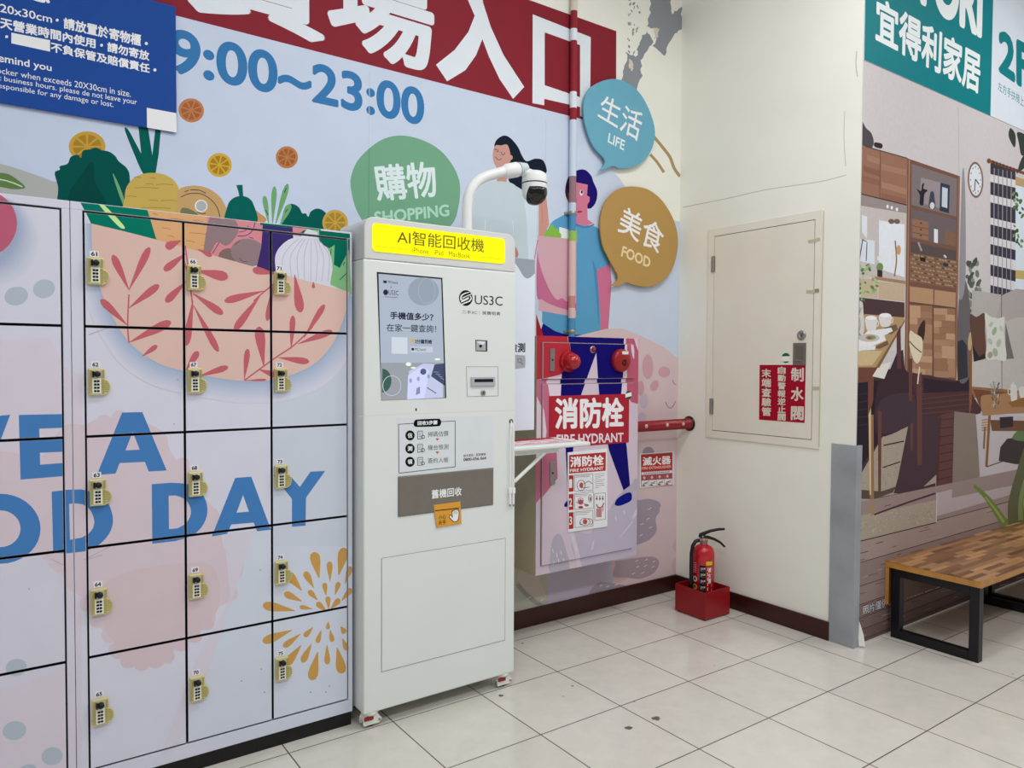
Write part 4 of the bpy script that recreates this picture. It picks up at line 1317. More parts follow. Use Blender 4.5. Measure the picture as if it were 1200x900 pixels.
for (x0, y0, x1, y1), d in (((642.8, 408.5, 648, 435), hyd), ((642.8, 541, 648.6, 567), hdoor)):
    mb = MB()
    a0, b0 = on(PH, x0, y0), on(PH, x1, y1)
    mb.box(a0[0], b0[0], HY - .0165, HY - .0108, b0[1], a0[1], STEEL, .001, 1)
    mb.lathe([(.006, 0), (.005, .002), (0, .002)], ((a0[0] + b0[0]) / 2, HY - .0165, (a0[1] + b0[1]) / 2), BLK, (0, -1, 0), 12)
    part(mb, 'latch_plate', d, 'steel latch plate')
REDP = mat('red_alarm_plastic', '#8f1a20', rough=0.22, noise=.04)
REDG = mat('red_lamp_lens', '#9c1118', rough=0.08, noise=.02, spec=.6)
u, v = on(PH, 663.5, 423.5)
mb = MB()
mb.lathe([(.058, 0), (.06, .006), (.058, .018), (.05, .022), (.05, .03), (.0465, .05), (.037, .071), (.022, .085), (0, .09)], (u, HY - .0108, v), REDG, (0, -1, 0), 32)
part(mb, 'alarm_lamp', hyd, 'red dome alarm lamp')
u, v = on(PH, 692.8, 409.7)
mb = MB()
mb.lathe([(.021, 0), (.021, .006), (.015, .008)], (u, HY - .0108, v), STEEL, (0, -1, 0), 20)
mb.lathe([(.014, .006), (.0125, .015), (.007, .02), (0, .022)], (u, HY - .0108, v), REDG, (0, -1, 0), 20)
part(mb, 'indicator_light', hyd, 'small red indicator light')
u, v = on(PH, 724.5, 422.5)
mb = MB()
mb.lathe([(.066, 0), (.068, .006), (.067, .022), (.062, .03), (.05, .034), (0, .036)], (u, HY - .0108, v), REDP, (0, -1, 0), 36)
mb.lathe([(.018, .0355), (.018, .037), (.015, .0375), (0, .034)], (u + .006, HY - .0108, v - .012), BLK, (0, -1, 0), 20)
mb.box(u - .012, u + .036, HY - .0475, HY - .044, v + .036, v + .054, mat('white_label', '#d8d6d2', rough=.5))
part(mb, 'alarm_button', hyd, 'round red alarm call point')
# big sign plate
mb = MB()
PS = Plane('y', HY - .0125)
a0, b0 = PS.uv(643.4, 462.6), PS.uv(736.8, 523)
mb.box(a0[0], b0[0], HY - .0125, HY - .0108, PS.uv(643.4, 526)[1], PS.uv(736.7, 461.5)[1], ink('9f2733'))
s = Art(PS)
s.text('dfdde3', '消防栓', q4(650, 466.2, 731.2, 465.6, 731.2, 500.8, 650, 503.2), 0.035)
s.text('d6cdd4', 'FIRE HYDRANT', q4(652.3, 509.4, 730.7, 507, 730.7, 517.6, 652.3, 521.9), 0.022)
s.emit(mb)
part(mb, 'sign_plate', hdoor, 'red sign plate with white lettering FIRE HYDRANT')
mb = MB()
s = Art(Plane('y', HY - .0126))
s.ell('1f5236', 736.5, 463, 3.7, 5, 8)
s.poly('dfe3dc', [(732.8, 461.5), (739.8, 459.5), (740.2, 464), (733, 466)])
s.emit(mb)
part(mb, 'inspection_sticker', hdoor, 'green and white inspection sticker')
# hydrant notice hanging over the door
PN = Plane('y', HY - .0165)
mb = MB()
c = [PN.uv(*p) for p in q4(665.4, 530.3, 711.5, 525.4, 711.8, 617, 665.8, 623.8)]
PAPER = ink('dadbe0')
mb.prism([c[3], c[2], c[1], c[0]], 'y', HY - .0165, HY - .0125, PAPER)
s = Art(PN)
RN = 'a8322f'
Z = lambda x, y: (655 + x / 8.18, 515 + y / 8.18)
s.poly(RN, [Z(97, 150), Z(450, 122), Z(447, 300), Z(97, 328)])
s.text('dfdde0', '消防栓', [Z(107, 165), Z(430, 145), Z(430, 245), Z(107, 268)], .035)
s.text('e3d5d2', 'FIRE HYDRANT', [Z(105, 284), Z(428, 258), Z(428, 290), Z(105, 314)], .03)
for n, y0, y1 in (('1', 345, 503), ('2', 525, 678), ('3', 700, 860)):
    s.poly(RN, [Z(94, y0), Z(140, y0 - 4), Z(140, y1 - 5), Z(94, y1)])
    s.text('e8e4e6', n, [Z(98, y0 + 38), Z(126, y0 + 36), Z(126, y0 + 118), Z(98, y0 + 120)], .02)
LN = '7d5a5a'
for f in ([Z(150, 340), Z(325, 328), Z(327, 485), Z(150, 497)], [Z(150, 520), Z(330, 500), Z(330, 660), Z(150, 672)], [Z(152, 695), Z(325, 680), Z(327, 830), Z(155, 845)], [Z(340, 520), Z(445, 510), Z(445, 765), Z(343, 775)]):
    s.frame(LN, f, .5)
def pl_(m, w, *pts):
    s.stroke(m, [Z(*p) for p in pts], w)
for x0, x1, y in ((155, 300, 350), (155, 290, 362), (155, 285, 530), (155, 270, 545), (160, 295, 705), (160, 275, 722), (340, 440, 335), (345, 435, 355), (350, 400, 372), (345, 440, 390), (345, 425, 408), (345, 432, 426), (350, 438, 445), (350, 382, 466)):
    pl_('8f7f82', .55, (x0, y), (x1, y - 8))
def ring(x, y, rx, ry, w=.7, m=None):
    p = Z(x, y)
    s.ring(m or LN, p[0], p[1], rx / 8.18, ry / 8.18, w)
def dot(m, x, y, rx, ry):
    p = Z(x, y)
    s.ell(m, p[0], p[1], rx / 8.18, ry / 8.18, 0, 16)
ring(212, 440, 42, 52); dot('b04e50', 214, 440, 18, 28)
pl_(LN, .7, (225, 430), (250, 418), (285, 400), (320, 425)); pl_(LN, .7, (225, 462), (260, 462), (290, 455))
dot('b04e50', 208, 600, 26, 26); ring(208, 585, 28, 28); dot('8f2f33', 208, 650, 24, 12); dot('8a6a6c', 265, 630, 22, 12); ring(298, 565, 18, 38); dot('8f4f52', 300, 570, 8, 20)
pl_(LN, .8, (180, 610), (165, 600)); pl_(LN, .8, (235, 615), (258, 622))
ring(250, 790, 50, 38); dot('b04e50', 250, 788, 22, 26); pl_(LN, .8, (200, 790), (205, 815), (225, 812)); pl_(LN, .7, (270, 760), (310, 765), (322, 800), (300, 820))
for x in (362, 392, 420):
    dot('6b4a4c', x, 568, 8, 14); dot('8a6a6c', x, 545, 6, 7)
for i in range(6):
    pl_('a8605c', .9, (362 + i * 9, 660), (360 + i * 9, 745))
pl_('8f4f52', 1.4, (360, 620), (375, 650), (410, 648), (430, 610)); pl_('a8605c', .9, (425, 610), (420, 690))
s.emit(mb)
tag(mb.build('hydrant_notice'), 'white three step hydrant notice with red header hung on the cabinet door', 'notice')

# extinguisher notice on the mural
PX = Plane('y', 1.032)
mb = MB()
c = [PX.uv(*p) for p in q4(749.6, 532, 789.5, 529, 789.3, 568.2, 749.9, 572)]
mb.prism([c[3], c[2], c[1], c[0]], 'y', 1.032, 1.0372, PAPER)
s = Art(PX)
Z = lambda x, y: (740 + x / 8.18, 480 + y / 8.18)
s.poly('8d6f72', [Z(90, 430), Z(394, 408), Z(394, 725), Z(92, 742)])
s.poly(RN, [Z(94, 436), Z(390, 415), Z(390, 578), Z(96, 598)])
s.text('dfdde0', '滅火器', [Z(105, 455), Z(375, 440), Z(378, 522), Z(108, 540)], .03)
s.text('d9b6b2', 'FIRE EXTINGUISHER', [Z(100, 552), Z(380, 532), Z(380, 557), Z(100, 577)], .02)
s.poly('cfcdd2', [Z(96, 602), Z(390, 582), Z(390, 606), Z(96, 626)])
for i in range(14):
    x = 118 + i * 18
    s.poly('6f666a', [Z(x, 608 - i * 1.2), Z(x + 12, 607 - i * 1.2), Z(x + 12, 616 - i * 1.2), Z(x, 617 - i * 1.2)])
for i in range(4):
    x = 97 + i * 74
    y = 632 - i * 5
    s.poly('9d4a50', [Z(x, y), Z(x + 70, y - 4), Z(x + 70, y + 42), Z(x, y + 46)])
    s.poly('d6d4d8', [Z(x, y + 50), Z(x + 70, y + 46), Z(x + 70, y + 102), Z(x, y + 106)])
    dot('d0a9a8', x + 25, y + 22, 12, 14)
    pl_('54484c', .8, (x + 12, y + 88), (x + 35, y + 72), (x + 60, y + 62))
    pl_('6f5a5e', .7, (x + 18, y + 70), (x + 40, y + 80), (x + 58, y + 76))
    dot('9d2f3a', x + 20, y + 96, 16, 7)
s.emit(mb)
tag(mb.build('extinguisher_notice'), 'small red and white extinguisher notice on the mural right of the hydrant cabinet', 'notice')

# red water pipe
FR = mat('red_pipe_enamel', '#85161f', rough=0.3, noise=.12, scale=25)
mb = MB()
yy, zz = .935, 1.137
mb.lathe([(.034, .0006), (.034, 1.955 - hx1 - .03), (.037, 1.955 - hx1 - .03), (.037, 1.955 - hx1 - .0005)], (hx1, yy, zz), FR, (1, 0, 0), 26)
mb.lathe([(.05, 0), (.05, .004), (.034, .010)], (1.9545, yy, zz), BLK, (-1, 0, 0), 24)
for x in (1.52, 1.71, 1.86):
    mb.lathe([(.0, .0035), (.011, .003), (.013, 0)], (x, yy - .0335, zz + .004), mat('chipped_paint', '#b9a3a2', rough=.5, noise=.2), (0, -1, 0), 9)
tag(mb.build('fire_water_pipe'), 'chipped red water pipe running from the hydrant cabinet into the cream wall', 'pipe')

# ---------------------------------------------------------------- extinguisher in its red box
RBX = mat('dark_red_sheet_metal', '#86121a', rough=0.3, noise=.04, scale=6)
bx0, bx1, by0, by1, bz = 1.622, 1.848, .505, .742, .172
mb = MB()
mb.box(bx0 + .004, bx1 - .004, by0 + .004, by1 - .004, .006, .012, RBX)
w_ = .004
for x0, x1, y0, y1 in ((bx0, bx0 + w_, by0, by1), (bx1 - w_, bx1, by0, by1), (bx0 + w_, bx1 - w_, by0, by0 + w_), (bx0 + w_, bx1 - w_, by1 - w_, by1)):
    mb.box(x0, x1, y0, y1, .006, bz, RBX, .0012, 1)
for x in (bx0 + .02, bx1 - .02):
    for y in (by0 + .02, by1 - .02):
        mb.lathe([(.012, 0), (.012, .0065)], (x, y, 0), RUB, seg=14)
tag(mb.build('extinguisher_box'), 'open red metal floor box holding the extinguisher in the corner', 'box')
ex, ey, ez = 1.748, .628, .0125
ER = mat('glossy_red_cylinder', '#ab1420', rough=0.14, noise=.02, spec=.6)
ext = thing('fire_extinguisher', 'red fire extinguisher with black hose and handle standing in a red box', 'fire extinguisher', (ex, ey, ez))
mb = MB()
er = .0665
mb.lathe([(0, 0), (.055, 0), (er, .012), (er, .345), (er * .985, .362), (er * .9, .382), (er * .72, .397), (er * .45, .407), (.022, .411), (.020, .432), (0, .432)], (ex, ey, ez), ER, seg=40)
body = part(mb, 'cylinder', ext)
# label wrapped round the front of the cylinder
tx, ty = CAM.x - ex, CAM.y - ey
ang0 = math.atan2(ty, tx)
mb = MB()
def lab(a0, a1, z0, z1, m, off=.0006):
    n = max(1, int(abs(a1 - a0) / 6) + 1)
    for i in range(n):
        q0, q1 = [ang0 + math.radians(a0 + (a1 - a0) * (i + k) / n) for k in (0, 1)]
        P = lambda t, z: (ex + (er + off) * math.cos(t), ey + (er + off) * math.sin(t), ez + z)
        mb.face([P(q0, z0), P(q1, z0), P(q1, z1), P(q0, z1)], m, True)
def labtext(s_, a0, a1, z0, z1, m, off=.0012, bold=.03, vert=False):
    for tr, kk in glyphs(s_, bold):
        pts = []
        for x, y in tr:
            if vert:
                x, y = y, 1 - x
            t_ = ang0 + math.radians(a0 + (a1 - a0) * x)
            pts.append((ex + (er + off + kk * 1e-5) * math.cos(t_), ey + (er + off + kk * 1e-5) * math.sin(t_), ez + z0 + (z1 - z0) * y))
        mb.face(pts, m)
LB, LWH = ink('17181b'), ink('d9d6d6')
lab(-20, 12, .12, .292, LB)
for z in (.272, .235, .196, .158):
    lab(-14, 2, z - .013, z + .008, ink('8d8f96'), .0011)
    lab(-10, 6, z - .018, z - .004, ink('3a3c42'), .0014)
    lab(4, 9, z - .002, z + .008, ink('d8d06a'), .0012)
lab(14, 50, .295, .318, ink('c9b32c'))
labtext('滅火器', 30, 44, .16, .288, LWH, vert=False) if False else None
for i, ch in enumerate('滅火器'):
    labtext(ch, 26, 42, .252 - i * .034, .282 - i * .034, LWH)
for i in range(5):
    lab(22, 25, .14 + i * .03, .16 + i * .03, LWH, .0009)
    lab(45, 48, .13 + i * .032, .152 + i * .032, ink('c97a80'), .0009)
for i in range(6):
    lab(-58, -38, .30 - i * .011, .304 - i * .011, ink('d08d92'), .0009)
for z, h in ((.204, 'd9d6d6'), (.156, 'd2b93c'), (.116, '3155a5')):
    for rr_, hh, of in ((.017, h, .001), (.010, '4a4a4a', .0015)):
        pts = []
        for i in range(16):
            t_ = ang0 + math.radians(-48) + rr_ * math.cos(2 * math.pi * i / 16) / er
            pts.append((ex + (er + of) * math.cos(t_), ey + (er + of) * math.sin(t_), ez + z + rr_ * math.sin(2 * math.pi * i / 16)))
        mb.face(pts, ink(hh))
part(mb, 'label', body, 'black white and yellow instruction label')
mb = MB()
mb.lathe([(.023, .412), (.024, .418), (.024, .446), (.019, .45), (0, .45)], (ex, ey, ez), mat('grey_valve_metal', '#8c6f70', rough=.3, metal=.6), seg=24)
mb.tube([(ex - .018, ey, ez + .438), (ex - .048, ey, ez + .440)], .0105, STEEL, 14)
mb.lathe([(0, .004), (.008, .004), (.008, 0)], (ex, ey - .024, ez + .44), mat('brass_pin', '#b99a3c', rough=.3, metal=.7), (0, -1, 0), 12)
part(mb, 'valve', ext, 'grey valve with brass pin')
mb = MB()
dirx = Vector((.815, -.579, 0))
o = Vector((ex, ey, ez))
P = lambda a_, z: o + dirx * a_ + Vector((0, 0, z))
mb.tube([P(-.022, .452), P(-.02, .468), P(.0, .476), P(.04, .492), P(.09, .502), P(.128, .504)], [.010, .011, .010, .0085, .0075, .006], BLK, 10, flat=1.3)
mb.tube([P(.0, .456), P(.03, .452), P(.065, .441), P(.1, .422), P(.13, .394)], [.010, .010, .0085, .0075, .006], BLK, 10, flat=1.3)
part(mb, 'handle', ext, 'black squeeze handle')
mb = MB()
hp = [o + Vector((-.045, 0, .44)), o + Vector((-.07, .004, .436)), o + Vector((-.088, .01, .41)), o + Vector((-.095, .014, .36)), o + Vector((-.094, .016, .28)), o + Vector((-.09, .018, .2)), o + Vector((-.084, .02, .13))]
mb.tube([hp[0] + (hp[1] - hp[0]) * 0] + [Vector(p) for p in hp[1:]], .0115, BLK, 14)
mb.tube([hp[-1], hp[-1] + Vector((.004, .003, -.03)), hp[-1] + Vector((.008, .005, -.08))], [.014, .017, .021], BLK, 14)
part(mb, 'hose', ext, 'black discharge hose')

# ---------------------------------------------------------------- valve hatch in the side wall
HB = mat('cream_hatch_enamel', '#d6d1c3', rough=0.42, noise=.02, scale=5)
HT = mat('cream_hatch_frame', '#d8d4c6', rough=0.45, noise=.03, scale=5)
hat = thing('valve_hatch', 'cream metal valve hatch with red Chinese sign on the side wall', 'hatch', (1.955, .39, 1.06))
hy0, hy1, hz0_, hz1_ = -.010, .790, 1.060, 2.394
mb = MB()
fx = 1.947
iy0, iy1, iz0, iz1 = .036, .742, 1.106, 2.346
mb.box(fx, 1.9545, hy0, iy0, hz0_, hz1_, HT, .0015)
mb.box(fx, 1.9545, iy1, hy1, hz0_, hz1_, HT, .0015)
mb.box(fx, 1.9545, iy0 - .001, iy1 + .001, hz0_, iz0, HT, .0015)
mb.box(fx, 1.9545, iy0 - .001, iy1 + .001, iz1, hz1_, HT, .0015)
mb.box(1.9525, 1.9546, iy0 - .001, iy1 + .001, iz0 - .001, iz1 + .001, mat('hatch_gap', '#3a362c', rough=.7))
part(mb, 'hatch_frame', hat)
mb = MB()
dx = 1.9465
mb.box(dx, 1.9535, iy0 + .004, iy1 - .004, iz0 + .004, iz1 - .004, HB, .001)
hd_ = part(mb, 'hatch_door', hat)
for z in (2.17, 1.262):
    mb = MB()
    for k in range(3):
        mb.lathe([(.0085, -.016), (.0085, .016)], (1.9435, iy1 + .003, z + (k - 1) * .034), STEEL, (0, 0, 1), 14)
    mb.box(1.9455, 1.9475, iy1 - .012, iy1 + .02, z - .05, z + .05, STEEL)
    part(mb, 'hinge', hat, 'steel butt hinge')
PD = Plane('x', dx)
mb = MB()
u, v = PD.uv(939.5, 393)
mb.lathe([(.028, 0), (.028, .004), (.022, .007), (.012, .008), (.011, .006), (0, .006)], (dx, -u, v), STEEL, (-1, 0, 0), 26)
mb.box(dx - .0075, dx - .006, -u - .002, -u + .002, v - .006, v + .006, BLK)
part(mb, 'cylinder_lock', hd_, 'round steel cylinder lock')
mb = MB()
c = [PD.uv(929.8, 402), PD.uv(945, 402), PD.uv(945, 428), PD.uv(929.5, 428)]
y0, y1 = -c[1][0], -c[0][0]
GM = mat('taupe_pull_metal', '#79736a', rough=.35, metal=.5, noise=.05)
mb.box(dx - .004, dx, y0, y1, c[2][1], c[0][1], GM, .001, 1)
mb.box(dx - .0046, dx - .0035, y0 + .018, y1 - .018, c[2][1] + .03, c[0][1] - .018, mat('taupe_recess', '#5c564e', rough=.5))
mb.box(dx - .012, dx - .004, y0 + .022, y1 - .022, c[2][1] + .022, c[2][1] + .032, STEEL, .002)
part(mb, 'pull_handle', hd_, 'taupe flush pull handle')
mb = MB()
P2 = Plane('x', dx - .001)
c = [P2.uv(*p) for p in q4(890.2, 427.6, 944.2, 427.6, 942.9, 495.6, 889.4, 491.8)]
mb.face([P2.p3(*p, 0) for p in c[::-1]], ink('96122a'))
s = Art(P2)
SG = 'c9c0b4'
for i, ch in enumerate('制水閥'):
    y = 430.6 + i * 22.7
    s.text(SG, ch, q4(927, y, 942, y + .3, 941.8, y + 16.8, 926.6, y + 16.3), .03)
for i, ch in enumerate('自動警報逆止閥'):
    y = 429.6 + i * 9.15
    s.text(SG, ch, q4(911.6, y, 920.8, y + .2, 920.6, y + 8.6, 911.2, y + 8.3), .03)
for i, ch in enumerate('末端查驗管'):
    y = 432 + i * 11.25
    s.text(SG, ch, q4(892.6, y, 903.8, y + .3, 903.6, y + 10.6, 892.4, y + 10.2), .03)
s.emit(mb)
part(mb, 'valve_sign', hd_, 'red sign with three columns of Chinese lettering')
mb = MB()
s = Art(Plane('x', dx - .0005))
s.ell('1f5a3c', 921, 419.5, 5.2, 5.8)
s.poly('d6d9d3', [(915.9, 417.6), (926.1, 417.4), (926.1, 423.4), (915.9, 423.6)])
s.emit(mb)
part(mb, 'inspection_sticker', hd_, 'round green and white sticker')
mb = MB()
s = Art(Plane('x', fx - .0003))
TP = 'b0ab90'
for p in ([(947, 283.5), (953, 282.5), (961, 280)], [(945, 342), (953, 342), (960, 340.5)], [(952, 455), (960, 455)]):
    s.stroke(TP, p, 4, smooth=False)
s.stroke('8a866c', [(955, 340.8), (960, 340.2)], 4, smooth=False)
s.stroke('b5b296', [(965.6, 247), (963.5, 330), (961.5, 430), (959.8, 524)], 1.1)
s.emit(mb, None, .0012)
part(mb, 'tape_strip', hat, 'yellowed tape remnants')

# ---------------------------------------------------------------- furniture poster on the right wall
PP = Plane('y', -0.2235)
PBASE = photo_ink('bfb9b9')
CX0, CX1 = 1.957, 4.9
post = thing('furniture_poster', 'large printed poster of a wooden living room under a green and white store banner', 'poster', (3.2, -.22, .02))
mb = MB()
mb.box(CX0, CX1, -.2235, -.2202, .012, 4.25, PBASE)
p = Art(PP, photo_ink)
E_ = 1320
# room wall, floor
p.poly('bfb9b9', [(1000, 60), (E_, 200), (E_, 360), (1130, 380), (1130, 120), (1000, 120)])
p.stroke('aeaab0', [(1123, 125), (1124, 205)], 1)
p.blob('4a464b', [(1000, 135), (1007.5, 138), (1011, 143), (1015, 150), (1021, 156), (1024, 166), (1022, 173), (1016, 178), (1015, 195), (1010, 215), (1005, 225), (996, 225)])
p.blob('332a2a', [(1025, 167), (1033.6, 168.5), (1033, 174), (1025, 172)], n=3)
WD, WM, WDK = '8d6654', '7d5747', '5e4238'
p.poly(WD, [(1005, 168), (1015.7, 172), (1063.4, 186), (1062.5, 240), (1005, 226)])
for x0, y0, x1, y1, h in ((1016, 181, 1031, 186, '9a7260'), (1033, 192, 1062, 199, '9a715e'), (1008, 205, 1031, 211, '845d4c'), (1033, 213, 1062, 221, '9c7461'), (1012, 194, 1031, 200, '7f5948'), (1033, 226, 1062, 233, '845c4c')):
    p.poly(h, q4(x0, y0, x1, y1, x1, y1 + 7, x0, y0 + 7))
p.stroke(WDK, [(1031.4, 176), (1031, 232)], .8, smooth=False)
p.stroke('4f372f', [(1014, 171.5), (1063.4, 185.5)], 1.2, smooth=False)
p.stroke('3e2c28', [(1004, 226), (1062.5, 240.4)], 1.2, smooth=False)
# bright nook below
p.poly('b9b0ad', [(1003, 226.5), (1062.5, 241), (1061, 328), (1003, 322)])
p.poly('8e8381', [(1003, 226.5), (1062.5, 241), (1062.4, 250), (1003, 240)])
for c, q in (('d5d8dd', q4(1030, 258, 1060, 263, 1060, 325, 1030, 315)), ('d0d4da', q4(1010, 252, 1016, 254, 1016, 280, 1010, 272)), ('cbd1d8', q4(1008, 280, 1025, 282, 1025, 310, 1008, 306))):
    p.poly(c, q)
p.stroke('43383a', [(1011, 280), (1007, 305)], 1.2, smooth=False)
p.stroke('43383a', [(1016, 284), (1015, 306)], 1, smooth=False)
p.stroke('43383a', [(1010, 281), (1016, 283)], 1, smooth=False)
for x in (1040, 1045, 1051):
    p.ell('dedede', x, 242 + (x - 1040) * .3, 1.4, 2.2)
for x in (1044.5, 1051):
    p.ell('6d5a4c', x, 259.5, 3.6, 3, 10)
p.stroke('8a6a4b', [(1049, 282), (1050.5, 305), (1048, 324)], 1.6)
p.ell('b79465', 1053, 293, 2.6, 5.6)
p.ell('6c8553', 1031, 313, 4, 5)
p.poly('372a2c', q4(1028, 316, 1034, 317, 1034, 325, 1028, 324))
p.poly('d7d3cb', q4(1028, 300, 1034, 301, 1034, 306, 1028, 305))
# drawer counter
p.poly('9b7a5c', [(1022, 323.5), (1061, 329), (1061, 333), (1022, 327)])
p.poly('bba68d', [(1005, 326), (1028.4, 328), (1028.6, 350), (1009, 347)])
p.poly('b8a389', [(1029.5, 330), (1060.5, 333), (1060, 353.5), (1029.5, 350)])
p.poly('4b3638', [(1003, 348), (1060, 354.5), (1060, 372), (1003, 369)])
p.poly('c2beb9', [(1003, 398), (1060, 378), (1060, 410), (1030, 412), (1003, 412)])
# tall cabinet
p.poly('6f4e42', [(1063.4, 185.5), (1125, 206.6), (1121, 446), (1060, 435)])
p.stroke('9a7057', [(1065.6, 187), (1062.2, 435)], 1.6, smooth=False)
p.stroke('8b614b', [(1123.6, 207), (1119.8, 458)], 1.8, smooth=False)
p.poly('776a6b', [(1068.4, 192), (1121.5, 209.5), (1120.8, 254), (1068, 240)])
p.poly('8f8485', [(1079, 208), (1110, 216), (1110, 246), (1078, 238)])
p.poly('675a5c', [(1068, 244), (1120.8, 257.6), (1120, 289), (1067.4, 278.4)])
p.poly('554846', [(1067.2, 283), (1120, 293.6), (1120, 306), (1067, 298)])
p.blob('23232a', [(1074, 221), (1079, 224), (1080.5, 216), (1083, 215), (1082, 221), (1087, 223), (1083, 228), (1082, 240), (1077.5, 239), (1078, 229)], n=3)
p.blob('39404c', [(1090.5, 225), (1094, 225), (1095, 232), (1096, 244), (1088.5, 243), (1089, 233)], n=3)
p.ell('c2c4c4', 1092.3, 241, 2.8, 4)
p.poly('2f3748', q4(1102, 214, 1113, 217, 1112, 250, 1101, 247))
p.poly('b9c1c8', q4(1104, 219, 1110.5, 221, 1110, 244, 1103.5, 242))
p.poly('8a6650', [(1069, 256), (1088, 260), (1088, 282), (1069, 278)])
for y in (264.5, 272):
    p.stroke('5c4236', [(1069, y), (1088, y + 4)], .8, smooth=False)
for y in (261.5, 269, 276):
    p.ell('3c2b26', 1079, y, 1.2, 1)
p.poly('d0d2d4', q4(1094.5, 268, 1099, 269, 1099, 285, 1094.5, 284))
p.poly('505a60', q4(1095.5, 264.5, 1098, 265, 1098, 269, 1095.5, 268))
p.poly('7a5b48', q4(1107, 270, 1120, 273, 1119.6, 289, 1106.5, 286))
p.stroke('9c9494', [(1076, 284), (1080, 294)], 2)
for q in (q4(1066.6, 296, 1095, 301, 1095, 334, 1066, 329.6), q4(1096.4, 301.5, 1120.4, 305.5, 1119.8, 337.8, 1096, 334.4)):
    p.poly('7b5e4a', q)
    (xa, ya), (xb, yb), _, (xd, yd) = q
    for j in range(7):
        for i in range(7):
            f0, f1 = i / 7 + (j % 2) * .06, (j + .5) / 7
            x, y = xa + (xb - xa) * f0 + 1.6, ya + (yb - ya) * f0 + (yd - ya) * f1
            p.ell('a3856a' if (i * 3 + j * 5) % 4 else '57402f', x, y, 1.7, .9, 20, 8)
p.poly('27201e', q4(1078, 301, 1084.5, 302.5, 1084.5, 307, 1078, 305.6))
p.poly('2f3140', q4(1105, 307.5, 1111, 309, 1111, 313, 1105, 311.6))
p.stroke('c0c3c3', [(1106, 299), (1109, 302)], 2)
for q in (q4(1066, 335.5, 1093.5, 339, 1093.5, 357, 1066, 353.5), q4(1095, 339.5, 1120, 343, 1119.6, 360.4, 1094.6, 357)):
    p.poly('a98566', q)
rs2 = random.Random(11)
for xa, xb, ya, yb in ((1066, 1092.4, 357.5, 443), (1094.2, 1119, 361, 446)):
    n = 11
    for i in range(n):
        y0, y1 = ya + (yb - ya - 4) * i / n, ya + (yb - ya - 4) * (i + 1) / n
        k = rs2.uniform(.25, .75)
        xm = xa + (xb - xa) * k
        sl = .03 * (xb - xa)
        for x0, x1 in ((xa, xm), (xm, xb)):
            p.poly(rs2.choice(['a07a5f', '967158', 'ab876a', '8c684f', 'b08d70', '9c7760']), q4(x0, y0, x1, y0 + sl, x1, y1 + sl, x0, y1))
p.stroke('5e4333', [(1093.3, 357), (1092.6, 444)], .9, smooth=False)
p.stroke('57402f', [(1066, 354.5), (1120, 361.5)], .9, smooth=False)
# dark parquet
p.poly('4a3032', [(998, 446), (1060, 435), (1121, 446), (1138, 440), (1138, 460), (1150, 480), (1118, 580), (1000, 600)])
for i in range(7):
    p.stroke('5e3f3c', [(1080 - i * 2, 456 + i * 6), (1140, 449 + i * 6)], .9, smooth=False)
p.poly('5c3c38', [(1103, 486), (1117.5, 482), (1116, 571), (1098.5, 577)])
for i in range(9):
    p.stroke('3c2629', [(1102.6 - i * .5, 492 + i * 10), (1117, 490.5 + i * 9.6)], .9, smooth=False)
p.poly('30222b', [(1082, 443), (1119, 448), (1136, 440), (1136, 458), (1082, 461)])
p.poly('2a2129', [(998, 446), (1030, 446), (1028, 520), (1000, 560)])
for i in range(5):
    p.stroke('44343a', [(1002, 463 + i * 9), (1016, 461 + i * 9)], .7, smooth=False)
# rug under the table with printed sun streaks
p.poly('9d9183', [(999, 572), (1034, 512), (1064, 499.6), (1060, 545), (1090, 540), (1097, 553), (1096.6, 612), (999, 637)])
for i in range(240):
    x, y = rs2.uniform(1002, 1095), rs2.uniform(520, 628)
    if y > 570 - (x - 1000) * 1.15 + (0 if x < 1064 else 60) and y < 632 - (x - 1000) * .25:
        p.ell(rs2.choice(['b4a896', '8b7f72', 'aca090', '857a6e']), x, y, .9, .6, 0, 5)
p.poly('45333a', [(1064, 499), (1076, 490), (1098, 486), (1097, 556), (1072, 580), (1047, 578), (1052, 560)])
p.poly('3f2f35', [(1000, 592), (1033, 582), (1060, 577), (1096, 566), (1096, 574), (1040, 597), (1000, 602)])
p.poly('55463f', [(1000, 573), (1032, 576), (1050, 570), (1046, 577), (1024, 585), (1000, 584)])
p.stroke('2e2329', [(1035, 522), (1059, 517)], 1.5, smooth=False)
p.stroke('2e2329', [(1034, 548), (1055, 541)], 1.3, smooth=False)
p.stroke('322427', [(1000, 635.5), (1096.5, 612), (1097.3, 577)], 1.1, smooth=False)
# dark chair and legs
p.blob('3a2a30', [(1030, 444), (1044, 432), (1062, 434), (1074, 470), (1070, 494), (1032, 512), (1024, 490)])
p.blob('43343b', [(1026, 486), (1036, 466), (1068, 461), (1073, 480), (1070, 496), (1036, 508)])
p.poly('70453a', [(1017, 436), (1024, 436), (1023, 470), (1017, 490)])
p.poly('8c6a4b', [(1017.5, 486), (1023.4, 486), (1024, 600), (1019.5, 601)])
p.poly('c5ad8b', [(1017.5, 486), (1020.4, 478), (1020.6, 580), (1018.8, 580)])
for q in ([(1028.5, 482), (1033, 482), (1032, 578), (1029, 579)], [(1074, 440), (1080, 436), (1080, 545), (1074.5, 545)], [(1064.6, 420), (1069, 420), (1068.4, 470), (1065, 470)], [(1066.5, 496), (1070, 496), (1069.4, 528), (1067, 528)]):
    p.poly('613e39', q)
p.stroke('d0c6b6', [(1077.3, 430), (1075, 450)], 1.4, smooth=False)
p.poly('3a2a31', [(1051, 413), (1058, 410), (1060, 432), (1040, 440)])
